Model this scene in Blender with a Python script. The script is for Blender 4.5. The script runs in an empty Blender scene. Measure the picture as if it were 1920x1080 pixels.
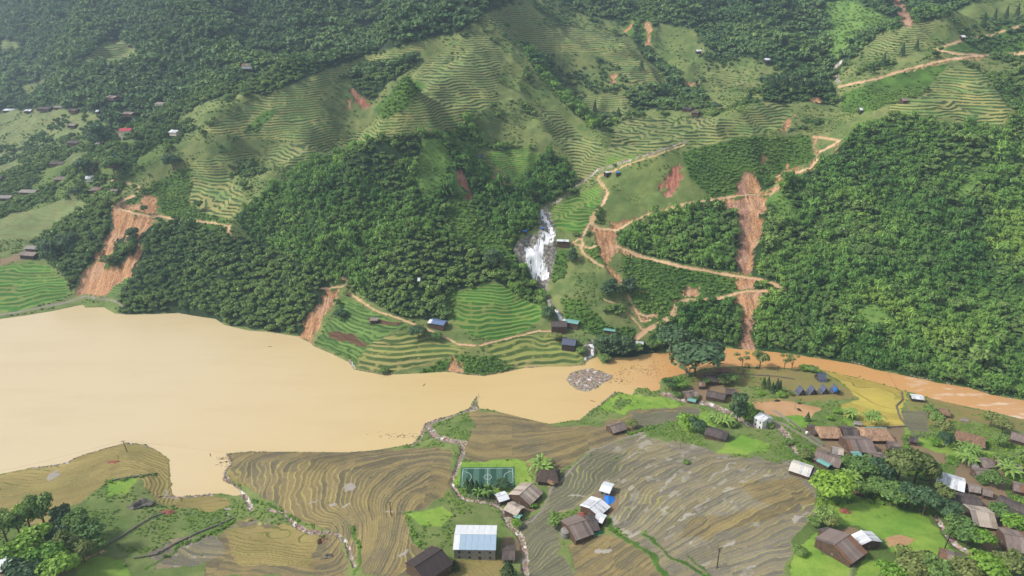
import bpy, math, random
import numpy as np
SC = bpy.context.scene
COL = SC.collection
rng = np.random.default_rng(7)
random.seed(7)

# ------------------------------------------------------------------ camera, sky, sun, exposure
CAM_H, PITCH, FPX = 250.0, math.radians(22.5), 1280.0
SP, CP = math.sin(PITCH), math.cos(PITCH)
cd = bpy.data.cameras.new('drone_camera'); cam = bpy.data.objects.new('drone_camera', cd); COL.objects.link(cam)
cam.location = (0, 0, CAM_H); cam.rotation_euler = (math.pi/2 - PITCH, 0, 0)
cd.sensor_width = 36; cd.lens = 24; cd.clip_start = 1; cd.clip_end = 12000
SC.camera = cam
SUN_EL, SUN_AZ = math.radians(44), math.radians(-95)      # azimuth from +Y (away from the camera), clockwise seen from above
w = bpy.data.worlds.new('World'); SC.world = w; w.use_nodes = True
nt = w.node_tree; nt.nodes.clear()
sky = nt.nodes.new('ShaderNodeTexSky'); sky.sky_type = 'NISHITA'; sky.sun_disc = False
sky.sun_elevation = SUN_EL; sky.sun_rotation = SUN_AZ; sky.air_density = 1.0; sky.dust_density = 3.0; sky.altitude = 600
bg = nt.nodes.new('ShaderNodeBackground'); bg.inputs['Strength'].default_value = 0.145
hsv = nt.nodes.new('ShaderNodeHueSaturation'); hsv.inputs['Saturation'].default_value = 0.45
wo = nt.nodes.new('ShaderNodeOutputWorld')
nt.links.new(sky.outputs[0], hsv.inputs['Color']); nt.links.new(hsv.outputs[0], bg.inputs['Color']); nt.links.new(bg.outputs[0], wo.inputs['Surface'])
sl = bpy.data.lights.new('sun', 'SUN'); sl.energy = 3.1; sl.angle = math.radians(7); sl.color = (1.0, 0.965, 0.91)
so = bpy.data.objects.new('sun', sl); COL.objects.link(so)
so.rotation_euler = (math.pi/2 - SUN_EL, 0, math.pi - SUN_AZ)
SC.view_settings.view_transform = 'Standard'; SC.view_settings.look = 'None'
SC.view_settings.exposure = 0.3; SC.view_settings.gamma = 1.0; SC.view_settings.use_curve_mapping = False
SC.cycles.use_denoising = True; SC.cycles.max_bounces = 6; SC.cycles.diffuse_bounces = 3; SC.cycles.volume_bounces = 0
SC.cycles.transparent_max_bounces = 8

# ------------------------------------------------------------------ numeric helpers
def kslope(py):
    v = (540 - np.asarray(py, float))/FPX
    return (-SP + v*CP)/(CP + v*SP)
def aslope(px, py):
    v = (540 - np.asarray(py, float))/FPX
    return (np.asarray(px, float) - 960)/FPX/(CP + v*SP)
def project(x, y, z):
    zc = y*CP - (z - CAM_H)*SP
    yc = y*SP + (z - CAM_H)*CP
    return 960 + FPX*x/zc, 540 - FPX*yc/zc
def _hash(ix, iy, s):
    h = (ix.astype(np.int64)*374761393 + iy.astype(np.int64)*668265263 + s*1274126177) & 0xffffffff
    h = ((h ^ (h >> 13))*1274126177) & 0xffffffff
    return ((h ^ (h >> 16)) & 0xffff)/65535.0
def vnoise(x, y, s=0):
    ix = np.floor(x); iy = np.floor(y); fx = x - ix; fy = y - iy
    fx = fx*fx*fx*(fx*(fx*6 - 15) + 10); fy = fy*fy*fy*(fy*(fy*6 - 15) + 10)
    a = _hash(ix, iy, s); b = _hash(ix+1, iy, s); c = _hash(ix, iy+1, s); d = _hash(ix+1, iy+1, s)
    return (a + (b-a)*fx)*(1-fy) + (c + (d-c)*fx)*fy
def fbm(x, y, sc, oct=4, s=0, gain=.5):
    t = 0; amp = 1; n = 0
    for o in range(oct):
        t = t + amp*(vnoise(x/sc + 17.3*o, y/sc - 9.1*o, s+o)*2 - 1); n += amp; amp *= gain; sc = sc/2.03
    return t/n
def sstep(a, b, x):
    t = np.clip((x-a)/(b-a), 0, 1); return t*t*(3-2*t)
def inpoly(px, py, poly):
    res = np.zeros(px.shape, bool); n = len(poly)
    for i in range(n):
        x0, y0 = poly[i]; x1, y1 = poly[(i+1) % n]
        if y0 == y1: continue
        c = ((py >= min(y0, y1)) & (py < max(y0, y1)))
        res ^= c & (px < x0 + (py-y0)*(x1-x0)/(y1-y0))
    return res
def polydist(px, py, pts, closed=False):
    d = np.full(px.shape, 1e9); n = len(pts)
    for i in range(n if closed else n-1):
        x0, y0 = pts[i]; x1, y1 = pts[(i+1) % n]
        dx, dy = x1-x0, y1-y0; L = dx*dx + dy*dy + 1e-9
        t = np.clip(((px-x0)*dx + (py-y0)*dy)/L, 0, 1)
        d = np.minimum(d, np.hypot(px-x0-t*dx, py-y0-t*dy))
    return d
def L3(r, g, b):   # sRGB 0-255 to linear
    return tuple(((c/255)/12.92 if c/255 <= .04045 else ((c/255+.055)/1.055)**2.4) for c in (r, g, b))

# ------------------------------------------------------------------ the lie of the land
# columns of the far side: (column, row of the far shore, [(row, slope of the ground up to it) ...])
COLUMNS = [
 (-900, 600, [(560,.15),(480,.3),(400,.2),(300,.12),(200,.15),(100,.35),(0,.4),(-160,.45)]),
 (-350, 602, [(560,.15),(480,.3),(400,.2),(300,.1),(200,.12),(120,.35),(0,.4),(-160,.45)]),
 (0, 598, [(575,.12),(500,.35),(440,.3),(360,.12),(280,.06),(205,.1),(150,.35),(80,.4),(0,.4),(-160,.45)]),
 (80, 586, [(570,.15),(490,.4),(440,.35),(360,.15),(280,.08),(205,.1),(150,.35),(80,.4),(0,.4),(-160,.45)]),
 (150, 573, [(550,.3),(460,.7),(400,.5),(330,.22),(260,.12),(200,.2),(120,.35),(60,.35),(0,.4),(-160,.45)]),
 (230, 589, [(550,.6),(460,.7),(400,.6),(340,.3),(260,.18),(200,.22),(120,.35),(60,.35),(0,.4),(-160,.45)]),
 (300, 588, [(520,.8),(450,.7),(400,.5),(340,.45),(290,.4),(240,.2),(180,.3),(100,.35),(0,.45),(-160,.45)]),
 (420, 608, [(520,.8),(440,.7),(400,.5),(300,.5),(228,.4),(212,.04),(140,.3),(70,.4),(0,.42),(-160,.45)]),
 (500, 620, [(520,.8),(440,.7),(380,.5),(310,.4),(260,.3),(185,.42),(170,.04),(110,.3),(60,.38),(0,.42),(-160,.45)]),
 (570, 636, [(540,.75),(430,.65),(350,.55),(300,.4),(260,.25),(155,.42),(141,.04),(80,.32),(0,.42),(-160,.45)]),
 (640, 673, [(610,.3),(550,.45),(440,.75),(340,.65),(290,.5),(262,.1),(190,.3),(128,.42),(113,.05),(60,.3),(0,.4),(-160,.45)]),
 (700, 700, [(640,.3),(580,.35),(480,.7),(380,.7),(280,.6),(258,.2),(215,.1),(150,.25),(105,.35),(90,.06),(40,.35),(0,.38),(-160,.45)]),
 (760, 703, [(640,.3),(600,.3),(500,.75),(400,.7),(300,.65),(252,.5),(238,.1),(150,.42),(85,.3),(70,.08),(0,.38),(-160,.45)]),
 (830, 697, [(650,.3),(600,.3),(530,.5),(430,.7),(330,.65),(265,.5),(240,.15),(170,.42),(80,.38),(60,.06),(0,.33),(-160,.45)]),
 (890, 704, [(650,.3),(600,.3),(530,.4),(430,.68),(340,.6),(290,.35),(220,.35),(140,.4),(58,.42),(40,.15),(10,.3),(0,.3),(-160,.45)]),
 (950, 697, [(640,.25),(540,.4),(450,.65),(350,.55),(290,.35),(200,.38),(110,.36),(15,.33),(0,.05),(-160,.45)]),
 (1005, 690, [(630,.25),(560,.3),(530,.4),(445,1.1),(400,.35),(340,.5),(250,.4),(160,.28),(100,.2),(30,.33),(0,.3),(-160,.45)]),
 (1070, 687, [(630,.3),(560,.6),(450,.5),(370,.25),(345,.1),(260,.35),(200,.25),(140,.3),(50,.35),(0,.3),(-160,.45)]),
 (1130, 683, [(600,.5),(500,.5),(420,.5),(345,.3),(320,.1),(250,.3),(190,.2),(100,.38),(50,.35),(0,.3),(-160,.45)]),
 (1200, 668, [(600,.5),(500,.55),(430,.5),(350,.55),(308,.5),(290,.03),(220,.15),(170,.25),(100,.38),(70,.3),(0,.35),(-160,.45)]),
 (1270, 662, [(600,.55),(500,.6),(400,.6),(295,.6),(282,.2),(262,.03),(200,.13),(160,.2),(110,.2),(0,.42),(-160,.45)]),
 (1340, 651, [(600,.6),(500,.6),(400,.6),(290,.6),(262,.45),(245,.03),(200,.12),(140,.15),(90,.25),(0,.45),(-160,.45)]),
 (1400, 655, [(560,.6),(460,.6),(370,.62),(320,.6),(260,.5),(218,.3),(195,.05),(140,.12),(100,.25),(0,.45),(-160,.45)]),
 (1480, 665, [(560,.55),(460,.6),(360,.6),(290,.5),(240,.45),(195,.3),(165,.06),(120,.2),(70,.4),(0,.45),(-160,.45)]),
 (1560, 675, [(580,.55),(460,.6),(360,.6),(290,.55),(240,.45),(180,.2),(150,.08),(110,.1),(60,.4),(0,.5),(-160,.45)]),
 (1640, 693, [(580,.55),(460,.6),(360,.6),(290,.55),(222,.55),(180,.2),(145,.25),(80,.4),(55,.08),(0,.5),(-160,.45)]),
 (1720, 709, [(600,.5),(480,.55),(380,.6),(280,.6),(215,.5),(180,.3),(130,.35),(60,.4),(35,.1),(0,.4),(-160,.45)]),
 (1800, 723, [(640,.45),(540,.5),(440,.5),(340,.62),(235,.6),(130,.4),(100,.25),(50,.3),(0,.3),(-160,.45)]),
 (1880, 744, [(640,.4),(540,.5),(440,.5),(340,.6),(240,.6),(130,.35),(95,.2),(50,.3),(0,.3),(-160,.45)]),
 (2050, 765, [(640,.4),(540,.5),(440,.5),(340,.6),(240,.5),(130,.35),(50,.3),(0,.3),(-160,.45)]),
 (2400, 800, [(640,.4),(540,.45),(440,.45),(340,.5),(240,.4),(130,.35),(50,.3),(0,.3),(-160,.45)]),
 (2900, 830, [(640,.4),(540,.4),(440,.4),(340,.4),(240,.4),(130,.35),(0,.3),(-160,.45)]),
]
NEAR = [(0,905,2.5),(100,890,2.2),(235,852,2.2),(290,870,1.8),(150,930,6),(230,900,4.5),(200,1000,10),(0,1000,12),(100,1080,18),(330,950,2),(400,1000,5),(300,1080,12),(445,965,1.5),
 (442,875,1.2),(480,880,2.6),(530,870,4),(600,862,4.6),(700,860,4.4),(800,855,4.6),(500,930,3.4),(600,930,7.5),(700,930,11),(800,930,13),(560,990,4),(700,1040,14),(640,1040,7),(600,1060,9),(450,1020,4),(520,1060,9),(430,1080,10),(780,1000,14),(840,870,8),(850,910,8),
 (900,785,2),(960,805,3),(1060,805,3.4),(915,895,9),(960,840,6.5),(1050,850,9),(900,960,12),(880,1040,15),(985,960,12),(990,1040,15),(1000,1090,17),
 (1100,800,4.2),(1200,775,4),(1160,850,11),(1300,785,6),(1250,830,12),(1100,950,16),(1250,900,19),(1400,860,18),(1150,1040,21),(1300,980,28),(1450,950,33),(1520,900,26),(1350,1060,32),(1500,1050,37),
 (1200,755,2),(1340,740,3),(1340,705,2.2),(1450,705,2.4),(1540,730,3),(1620,730,2),(1450,780,6),(1560,810,11),(1640,780,5),(1690,770,3),(1650,850,15),(1740,800,7),(1910,812,6),(1820,840,11),(1800,900,19),(1690,950,27),(1900,960,28),(1600,1000,35),(1750,1040,35),(1900,1060,37),
 (-300,920,4),(-700,930,5),(-300,1050,18),(2150,850,8),(2150,1000,32),(2600,900,10),(200,1250,25),(800,1250,25),(1400,1250,40),(2000,1250,44),(-500,1250,30),(2600,1250,46)]
FAR_SHORE = [(-1500,602),(-900,600),(-350,602),(0,598),(45,592),(100,583),(155,571),(160,577),(195,576),(215,588),(240,590),(290,589),(335,587),(370,593),(405,598),(420,609),(465,620),(510,623),(558,631),(575,640),(590,650),(625,665),(655,680),(663,693),(717,703),(790,700),(837,697),(870,702),(907,705),(950,697),(983,690),(1033,687),(1070,687),(1097,684),(1102,673),(1120,669),(1130,683),(1143,681),(1142,671),(1187,670),(1220,662),(1250,663),(1270,655),(1350,651),(1387,655),(1450,660),(1500,667),(1560,676),(1609,684),(1640,693),(1684,702),(1729,711),(1757,718),(1817,727),(1857,740),(1920,751),(2050,768),(2400,800),(2900,832),(3500,860)]
NEAR_SHORE = [(3500,900),(2900,870),(2400,838),(2050,808),(1920,787),(1867,774),(1773,754),(1735,744),(1697,733),(1640,716),(1573,701),(1544,695),(1497,692),(1462,689),(1375,687),(1340,688),(1315,693),(1285,701),(1262,706),(1237,716),(1236,731),(1220,735),(1214,727),(1190,729),(1186,741),(1152,735),(1127,757),(1104,772),(1087,787),(1060,791),(1030,795),(990,786),(950,776),(915,768),(897,766),(894,742),(886,752),(880,765),(850,778),(820,785),(795,795),(790,810),(775,832),(700,845),(650,848),(580,848),(520,847),(470,847),(424,851),(432,868),(420,886),(418,900),(440,912),(455,927),(440,930),(415,925),(330,932),(323,925),(318,880),(318,862),(300,848),(275,835),(240,830),(200,840),(150,855),(125,867),(100,873),(60,877),(0,889),(-300,905),(-900,915),(-1500,920)]
def at0(px, py, z=0.0):
    k = kslope(py); Y = (z - CAM_H)/k
    return aslope(px, py)*Y, Y
water_poly = [at0(*p) for p in FAR_SHORE + NEAR_SHORE]
ISLAND = [at0(*p) for p in [(1062,712),(1068,700),(1085,694),(1110,691),(1130,697),(1150,705),(1146,712),(1128,720),(1116,730),(1098,735),(1080,730),(1068,722)]]

ctl = []
for px, ps, prof in COLUMNS:
    Y = -CAM_H/float(kslope(ps)); z = 0.0
    ctl.append((float(aslope(px, ps))*Y, Y, 0.5))
    for py, s in prof:
        k = -float(kslope(py))
        Y2 = (CAM_H - z + s*Y)/(s + k)
        if Y2 < Y + 2: Y2 = Y + 2
        z2 = CAM_H - k*Y2
        ctl.append((float(aslope(px, py))*Y2, Y2, z2)); Y, z = Y2, z2
    for e in (1, 2):
        ctl.append((float(aslope(px, py))*(Y + 500*e), Y + 500*e, z + 60*e))
for px, py, z in NEAR:
    x, y = at0(px, py, z); ctl.append((float(x), float(y), z))
for p in NEAR_SHORE[::2]:
    x, y = at0(*p); ctl.append((float(x), float(y), 0.6))
for x in (-500, -200, 100, 400, 800): ctl.append((x, 100, 30))
ctl = np.array(ctl)
P = ctl[:, :2]/500.0
def kern(r): return np.sqrt(r*r + 0.0006)
N = len(P)
A = kern(np.hypot(P[:, None, 0]-P[None, :, 0], P[:, None, 1]-P[None, :, 1])) - np.eye(N)*0.002
Q = np.c_[np.ones(N), P]
M = np.block([[A, Q], [Q.T, np.zeros((3, 3))]])
wts = np.linalg.solve(M, np.r_[ctl[:, 2], np.zeros(3)])
def rbf(x, y):
    sh = x.shape; x = x.ravel()/500; y = y.ravel()/500
    out = np.empty(x.size)
    for i in range(0, x.size, 20000):
        xs, ys = x[i:i+20000], y[i:i+20000]
        out[i:i+20000] = kern(np.hypot(xs[:, None]-P[None, :, 0], ys[:, None]-P[None, :, 1])) @ wts[:N] + wts[N] + wts[N+1]*xs + wts[N+2]*ys
    return out.reshape(sh)
# the ground is one grid, finer where it lies nearer
Yr = np.concatenate([np.arange(120, 204, 4.), np.arange(204, 400, .52), np.arange(400, 560, .62), np.arange(560, 860, 1.2), np.arange(860, 1500, 2.6), np.arange(1500, 2700, 22.)])
Ac = np.concatenate([np.linspace(-1.9, -1.02, 46)[:-1], np.linspace(-1.02, 1.02, 900), np.linspace(1.02, 1.9, 46)[1:]])
NR, NC = len(Yr), len(Ac)
Yc = np.concatenate([Yr[::5], Yr[-1:]]) if (NR-1) % 5 else Yr[::5]
Acc = np.concatenate([Ac[::5], Ac[-1:]]) if (NC-1) % 5 else Ac[::5]
Zc = rbf(Acc[None, :]*Yc[:, None], np.repeat(Yc[:, None], len(Acc), 1))
ir = np.clip(np.searchsorted(Yc, Yr, 'right')-1, 0, len(Yc)-2); fr = ((Yr-Yc[ir])/(Yc[ir+1]-Yc[ir]))[:, None]
ic = np.clip(np.searchsorted(Acc, Ac, 'right')-1, 0, len(Acc)-2); fc = ((Ac-Acc[ic])/(Acc[ic+1]-Acc[ic]))[None, :]
Z = (Zc[ir][:, ic]*(1-fc) + Zc[ir][:, ic+1]*fc)*(1-fr) + (Zc[ir+1][:, ic]*(1-fc) + Zc[ir+1][:, ic+1]*fc)*fr
X = Ac[None, :]*Yr[:, None]; Y = np.repeat(Yr[:, None], NC, 1)
# signed distance to the shoreline, in metres
sel = np.zeros(X.shape, bool); sel[(Yr > 200) & (Yr < 640), :] = True
sd = np.full(X.shape, 999.0)
wx, wy = X[sel], Y[sel]
inw = inpoly(wx, wy, water_poly); dd = polydist(wx, wy, water_poly, True)
iss = inpoly(wx, wy, ISLAND)
di = polydist(wx, wy, ISLAND, True)
inw &= ~iss; dd = np.minimum(dd, di)
sd[sel] = np.where(inw, -dd, dd)
shore_n = fbm(X, Y, 14, 3, 5)*2.2
far_side = Y > 430 + 0*X
def gz(x, y):
    x = np.atleast_1d(np.asarray(x, float)); y = np.atleast_1d(np.asarray(y, float)); a = x/y
    i = np.clip(np.searchsorted(Yr, y, 'right')-1, 0, NR-2); j = np.clip(np.searchsorted(Ac, a, 'right')-1, 0, NC-2)
    fi = np.clip((y-Yr[i])/(Yr[i+1]-Yr[i]), 0, 1); fj = np.clip((a-Ac[j])/(Ac[j+1]-Ac[j]), 0, 1)
    return (Z[i, j]*(1-fj)+Z[i, j+1]*fj)*(1-fi) + (Z[i+1, j]*(1-fj)+Z[i+1, j+1]*fj)*fi
_YS = np.concatenate([np.arange(200, 700, .5), np.arange(700, 2600, 1.5)])
def spot(px, py, h=0.0, flat=None):
    """the place on the ground (or h above it) that is seen at px, py"""
    k = float(kslope(py)); a = float(aslope(px, py))
    if flat is not None:
        y = (flat - CAM_H)/k; return a*y, y, flat
    zr = CAM_H + _YS*k; g = gz(a*_YS, _YS) + h
    i = int(np.argmax(g >= zr)); y = _YS[i]
    return a*y, y, float(g[i]) - h
# crests (+) and gullies (-): height, half width, course
RELIEF = [
 (14, 55, [(955,15),(905,50),(885,130),(860,180),(820,215),(760,245)]), (12, 50, [(905,50),(800,85),(720,112),(640,130),(540,165),(450,205),(385,240)]),
 (12, 45, [(935,65),(1000,150),(1060,208),(1110,265),(1130,300)]), (9, 35, [(1430,190),(1373,240),(1283,275),(1200,305),(1140,325)]),
 (11, 38, [(770,252),(820,330),(870,390),(905,440),(970,490)]), (9, 35, [(760,252),(690,330),(640,420),(600,500),(575,590)]), (8, 30, [(520,345),(480,400),(420,470),(360,540)]),
 (9, 40, [(1720,220),(1660,290),(1600,400),(1560,500),(1520,620)]), (10, 40, [(1880,250),(1850,300),(1800,380),(1760,470),(1740,600)]), (8, 35, [(1480,340),(1470,450),(1450,560)]),
 (8, 45, [(1167,77),(1220,120),(1250,165)]), (14, 50, [(1860,0),(1760,60),(1680,100),(1600,150)]), (16, 60, [(300,0),(380,90),(480,150)]), (16, 60, [(80,0),(140,90),(180,160)]), (16, 60, [(560,0),(640,60),(740,80)]), (14, 55, [(1350,0),(1400,60),(1480,110)]), (12, 50, [(1240,0),(1290,60),(1340,120)]), (14, 55, [(1560,0),(1590,60),(1560,110)]),
 (-15, 50, [(800,110),(730,160),(690,210),(650,270)]), (-13, 42, [(985,90),(1040,140),(1090,190),(1150,225)]), (-13, 45, [(1130,40),(1190,75),(1240,120),(1285,165)]), (-9, 30, [(935,270),(985,320),(1015,385)]),
 (-10, 32, [(720,400),(700,480),(710,560),(760,600)]), (-9, 30, [(500,430),(530,500),(560,560)]), (-10, 35, [(1640,330),(1640,430),(1700,520),(1790,560)]), (-9, 32, [(1560,330),(1530,420),(1500,520)]), (-9, 32, [(1850,400),(1830,500),(1800,560)]), (-9, 30, [(860,280),(900,340),(940,400),(985,440)]),
 (-18, 60, [(200,0),(250,70),(330,130)]), (-18, 60, [(460,0),(520,70),(600,110)]), (-14, 50, [(1460,20),(1530,100),(1565,150)]), (-14, 50, [(1700,50),(1740,20)]), (-12, 40, [(470,270),(420,300),(350,330)])]
crease = np.zeros(X.shape)
for am, wd_, ln_ in RELIEF:
    ws = [spot(*q)[:2] for q in ln_]; ax_ = [q[0] for q in ws]; ay_ = [q[1] for q in ws]
    r0_, r1_ = np.searchsorted(Yr, [min(ay_)-2*wd_, max(ay_)+2*wd_]); xs_, ys_ = X[r0_:r1_], Y[r0_:r1_]
    mk = (xs_ > min(ax_)-2*wd_) & (xs_ < max(ax_)+2*wd_)
    d_ = polydist(xs_[mk] + fbm(xs_[mk], ys_[mk], 40, 2, 7)*16, ys_[mk], ws); add = np.zeros(xs_.shape); add[mk] = am*np.exp(-(d_/wd_)**1.5*1.1); crease[r0_:r1_] += add
hill = sstep(6, 60, Z)*far_side
rel = fbm(X, Y, 150, 5, 11)*15*sstep(10, 120, Z) + fbm(X, Y, 38, 3, 31)*3.5*hill
rid = 1 - np.abs(fbm(X + 20*fbm(X, Y, 80, 2, 3), Y, 95, 3, 21))*2
rel += (rid - .7)*12*sstep(20, 120, Z) + crease*hill*np.where(Y > 620, 1.7, 1.25)
near_rel = (1-hill)*sstep(2, 40, sd)*fbm(X, Y, 42, 3, 44)*1.0
Z = Z + rel + near_rel
sdn = sd + shore_n*sstep(0, 6, np.abs(sd))
Z = np.where(sdn > 0, 0.25 + np.maximum(Z, .8)*np.clip(sdn/np.where(far_side, 7, 12), 0, 1)**.8, -.3 - np.minimum(4, .35*np.abs(sdn)))
isl = (sd < 60) & (X > 20) & (X < 110) & (Y > 400) & (Y < 450)
gi = np.zeros(X.shape, bool); gi[sel] = iss
Z[gi] = .15 + np.minimum(.9, sd[gi]*.12) + fbm(X, Y, 5, 2, 77)[gi]*.25

# the football ground is level
PITCH_Z = 9.0
lp = [at0(*q, PITCH_Z) for q in [(850,905),(867,867),(984,865),(992,905),(960,922),(870,924)]]
near_b = (Y > 260) & (Y < 400); pin = np.zeros(X.shape); xx_, yy_ = X[near_b], Y[near_b]
dl_ = np.where(inpoly(xx_, yy_, lp), -1, 1)*polydist(xx_, yy_, lp, True)
Z[near_b] = Z[near_b] + (PITCH_Z - Z[near_b])*(1 - sstep(0, 5, dl_))

# how many paddy bunds lie between a place and the water: the benches of the near fields follow it
BUNDS = [(430,870,0),(470,852,3),(470,920,3),(500,858,6),(520,930,8),(560,860,10),(560,960,12),(620,858,14),(620,960,18),(680,858,18),(680,960,24),(760,856,22),(750,930,31),(720,1010,32),(690,1070,30),(830,856,27),(845,900,36),(800,960,42),(790,1030,48),(640,1010,16),
 (900,775,0),(980,790,3),(1060,800,5),(1150,785,8),(890,850,14),(960,840,13),(1050,850,17),(1000,880,22),(1200,772,12),(1300,770,15),
 (1040,920,24),(1110,850,24),(1200,820,26),(1100,960,38),(1200,880,40),(1300,840,38),(1380,860,46),(1150,1000,52),(1250,940,56),(1350,890,57),(1450,880,62),(1200,1040,66),(1300,990,70),(1400,950,75),(1500,930,80),(1300,1060,86),(1420,1020,92),(1500,990,95),(1450,1080,104),
 (0,890,0),(100,880,0),(235,834,0),(310,858,0),(322,925,0),(0,930,7),(100,915,7),(190,888,7),(240,860,5),(290,885,5),(300,935,4),(420,932,2),(0,975,17),(100,955,17),(180,925,15),(240,900,12),(270,925,9),(150,1000,22),(320,965,9),(440,965,6),
 (430,1080,24),(520,1000,8),(520,1060,18),(600,1040,14),(620,1000,6),(640,1075,18),(400,1020,14),(900,960,26),(960,1000,22),(1010,960,26),(1010,1040,40),(900,1050,22),(930,1090,32),(1080,1080,60),
 (-300,930,7),(-300,1080,30),(1600,1100,110),(1700,900,90),(1800,800,30),(2200,1000,90),(700,1250,70),(1300,1250,130),(200,1250,50)]
bx, by = at0([q[0] for q in BUNDS], [q[1] for q in BUNDS], 8.0); bx = bx/500; by = by/500; bv = np.array([q[2] if q[2] < 24 or q[0] < 1035 else 24 + (q[2]-24)*.62 for q in BUNDS], float)
nb_ = len(bv); Ab = kern(np.hypot(bx[:, None]-bx[None], by[:, None]-by[None])) - np.eye(nb_)*.004; Qb = np.c_[np.ones(nb_), bx, by]
wb = np.linalg.solve(np.block([[Ab, Qb], [Qb.T, np.zeros((3, 3))]]), np.r_[bv, 0, 0, 0])
U = np.zeros(X.shape); rws = np.where(Yr < 520)[0]
xs_, ys_ = X[rws]/500, Y[rws]/500; uu = np.zeros(xs_.shape)
for i in range(nb_): uu += wb[i]*kern(np.hypot(xs_-bx[i], ys_-by[i]))
U[rws] = (uu + wb[nb_] + wb[nb_+1]*xs_ + wb[nb_+2]*ys_)*.95

# ------------------------------------------------------------------ land cover, drawn as outlines and laid onto the ground
# class: (tread colour, second colour, riser or bund colour, step height, riser share, wetness, step strength)
CL = {
 0: ('scrub', (92,112,60), (124,130,76), (60,86,40), 0, .3, 0, 0),
 1: ('bamboo', (38,60,26), (50,76,32), (40,60,28), 0, .3, 0, 0),
 2: ('broadleaf', (34,52,28), (48,68,36), (40,60,28), 0, .3, 0, 0),
 3: ('bush', (62,92,36), (84,116,44), (60,86,40), 0, .3, 0, 0),
 4: ('terrace_yellow', (162,156,94), (112,128,72), (64,88,44), 2.4, .44, 0, .55),
 5: ('terrace_green', (134,142,74), (108,134,60), (68,112,42), 1.7, .5, 0, 1),
 6: ('terrace_olive', (146,146,90), (114,126,72), (58,82,42), 2.4, .44, 0, .5),
 7: ('paddy_brown', (118,108,84), (134,118,80), (150,142,82), .48, .2, .05, 1),
 8: ('paddy_grey', (126,119,106), (132,120,96), (150,152,80), .62, .25, .27, 1),
 9: ('paddy_gold', (162,144,90), (138,126,76), (108,112,58), .55, .22, .03, 1),
 10: ('lawn', (110,150,54), (138,162,68), (110,150,50), 0, .3, 0, 0),
 11: ('golden_rice', (188,166,80), (168,154,72), (150,140,60), .9, .12, 0, .5),
 12: ('meadow', (98,120,60), (122,132,76), (90,120,50), 0, .3, 0, 0),
 13: ('yard', (146,122,94), (124,108,82), (120,100,80), 0, .3, 0, 0),
 14: ('valley_paddy', (134,136,86), (112,124,76), (100,114,66), 1.1, .3, 0, .3),
 15: ('village_green', (84,106,50), (104,120,62), (80,100,50), 0, .3, 0, 0),
 16: ('landslide', (218,168,122), (196,144,102), (120,84,62), 0, .3, 0, 0),
 17: ('dirt_track', (216,178,140), (202,162,124), (120,100,80), 0, .3, 0, 0),
 18: ('rock', (128,122,112), (150,144,132), (90,86,80), 0, .3, 0, 0),
 19: ('stream_bed', (188,178,166), (146,130,116), (120,110,100), 0, .3, .3, 0),
 20: ('camp_field', (146,128,78), (126,124,70), (100,100,60), 0, .3, 0, 0),
 21: ('smooth_slope', (88,108,56), (114,126,68), (80,100,50), 0, .3, 0, 0),
 22: ('concrete_path', (150,142,126), (136,128,112), (120,110,100), 0, .3, 0, 0),
 23: ('paddy_dark', (116,112,94), (106,102,82), (138,144,82), .5, .22, .12, 1),
 24: ('crop_green', (90,122,58), (104,130,64), (66,92,44), 1.4, .4, 0, .8),
 25: ('bare_field', (192,152,110), (164,124,88), (120,100,80), 0, .3, 0, 0),
 26: ('red_scar', (190,124,102), (158,102,84), (90,60,50), 0, .3, 0, 0),
 27: ('waterfall', (236,236,234), (180,180,176), (90,86,80), 0, .3, 0, 0),
 28: ('brown_slide', (196,152,124), (164,122,98), (90,60,50), 0, .3, 0, 0),
 30: ('sunlit_tint_scrub', (90,122,56), (114,142,68), (80,110,50), 0, .3, 0, 0),  # scrub coloured lighter where sunlit streaks lie on the slopes
 31: ('puddle', (180,172,158), (164,154,140), (150,140,120), 0, .3, 1, 0),  # the pale sky reflection is put into the puddle colour
 32: ('terrace_gold', (166,156,98), (134,138,72), (80,100,50), 1.7, .45, 0, 1),
 29: ('ploughed', (112,84,60), (96,72,52), (90,60,50), 1.4, .3, 0, .5),
}
RX0, RY0, RX1, RY1 = -900, -220, 2800, 1450
LAND = np.zeros((RY1-RY0, RX1-RX0), np.uint8)
yy = np.arange(RY0, RY1)
far_line = np.interp(np.arange(RX0, RX1), [p[0] for p in FAR_SHORE], [p[1] for p in FAR_SHORE])
LAND[yy[:, None] > far_line[None, :] + 30] = 12
def area(c, pts):
    xs = [p[0] for p in pts]; ys = [p[1] for p in pts]
    x0, x1 = max(RX0, int(min(xs))-1), min(RX1, int(max(xs))+2); y0, y1 = max(RY0, int(min(ys))-1), min(RY1, int(max(ys))+2)
    gx, gy = np.meshgrid(np.arange(x0, x1)+.5, np.arange(y0, y1)+.5)
    m = inpoly(gx, gy, pts); sub = LAND[y0-RY0:y1-RY0, x0-RX0:x1-RX0]; sub[m] = c
def strip(c, wd, pts, vs=1.35):
    r = wd + 6; xs = [p[0] for p in pts]; ys = [p[1] for p in pts]
    x0, x1 = max(RX0, int(min(xs)-r)), min(RX1, int(max(xs)+r)); y0, y1 = max(RY0, int(min(ys)-r)), min(RY1, int(max(ys)+r))
    gx, gy = np.meshgrid(np.arange(x0, x1)+.5, np.arange(y0, y1)+.5)
    d = polydist(gx, gy*vs, [(a, b*vs) for a, b in pts])
    sub = LAND[y0-RY0:y1-RY0, x0-RX0:x1-RX0]; sub[d < wd/2*(1 + .35*fbm(gx, gy, 9, 2, int(xs[0]) & 63))] = c
def areas(s):
    for ln in s.strip().splitlines():
        t = ln.split('#')[0].split()
        if not t: continue
        area(int(t[0]), [tuple(float(v) for v in q.split(',')) for q in t[1:]])
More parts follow.
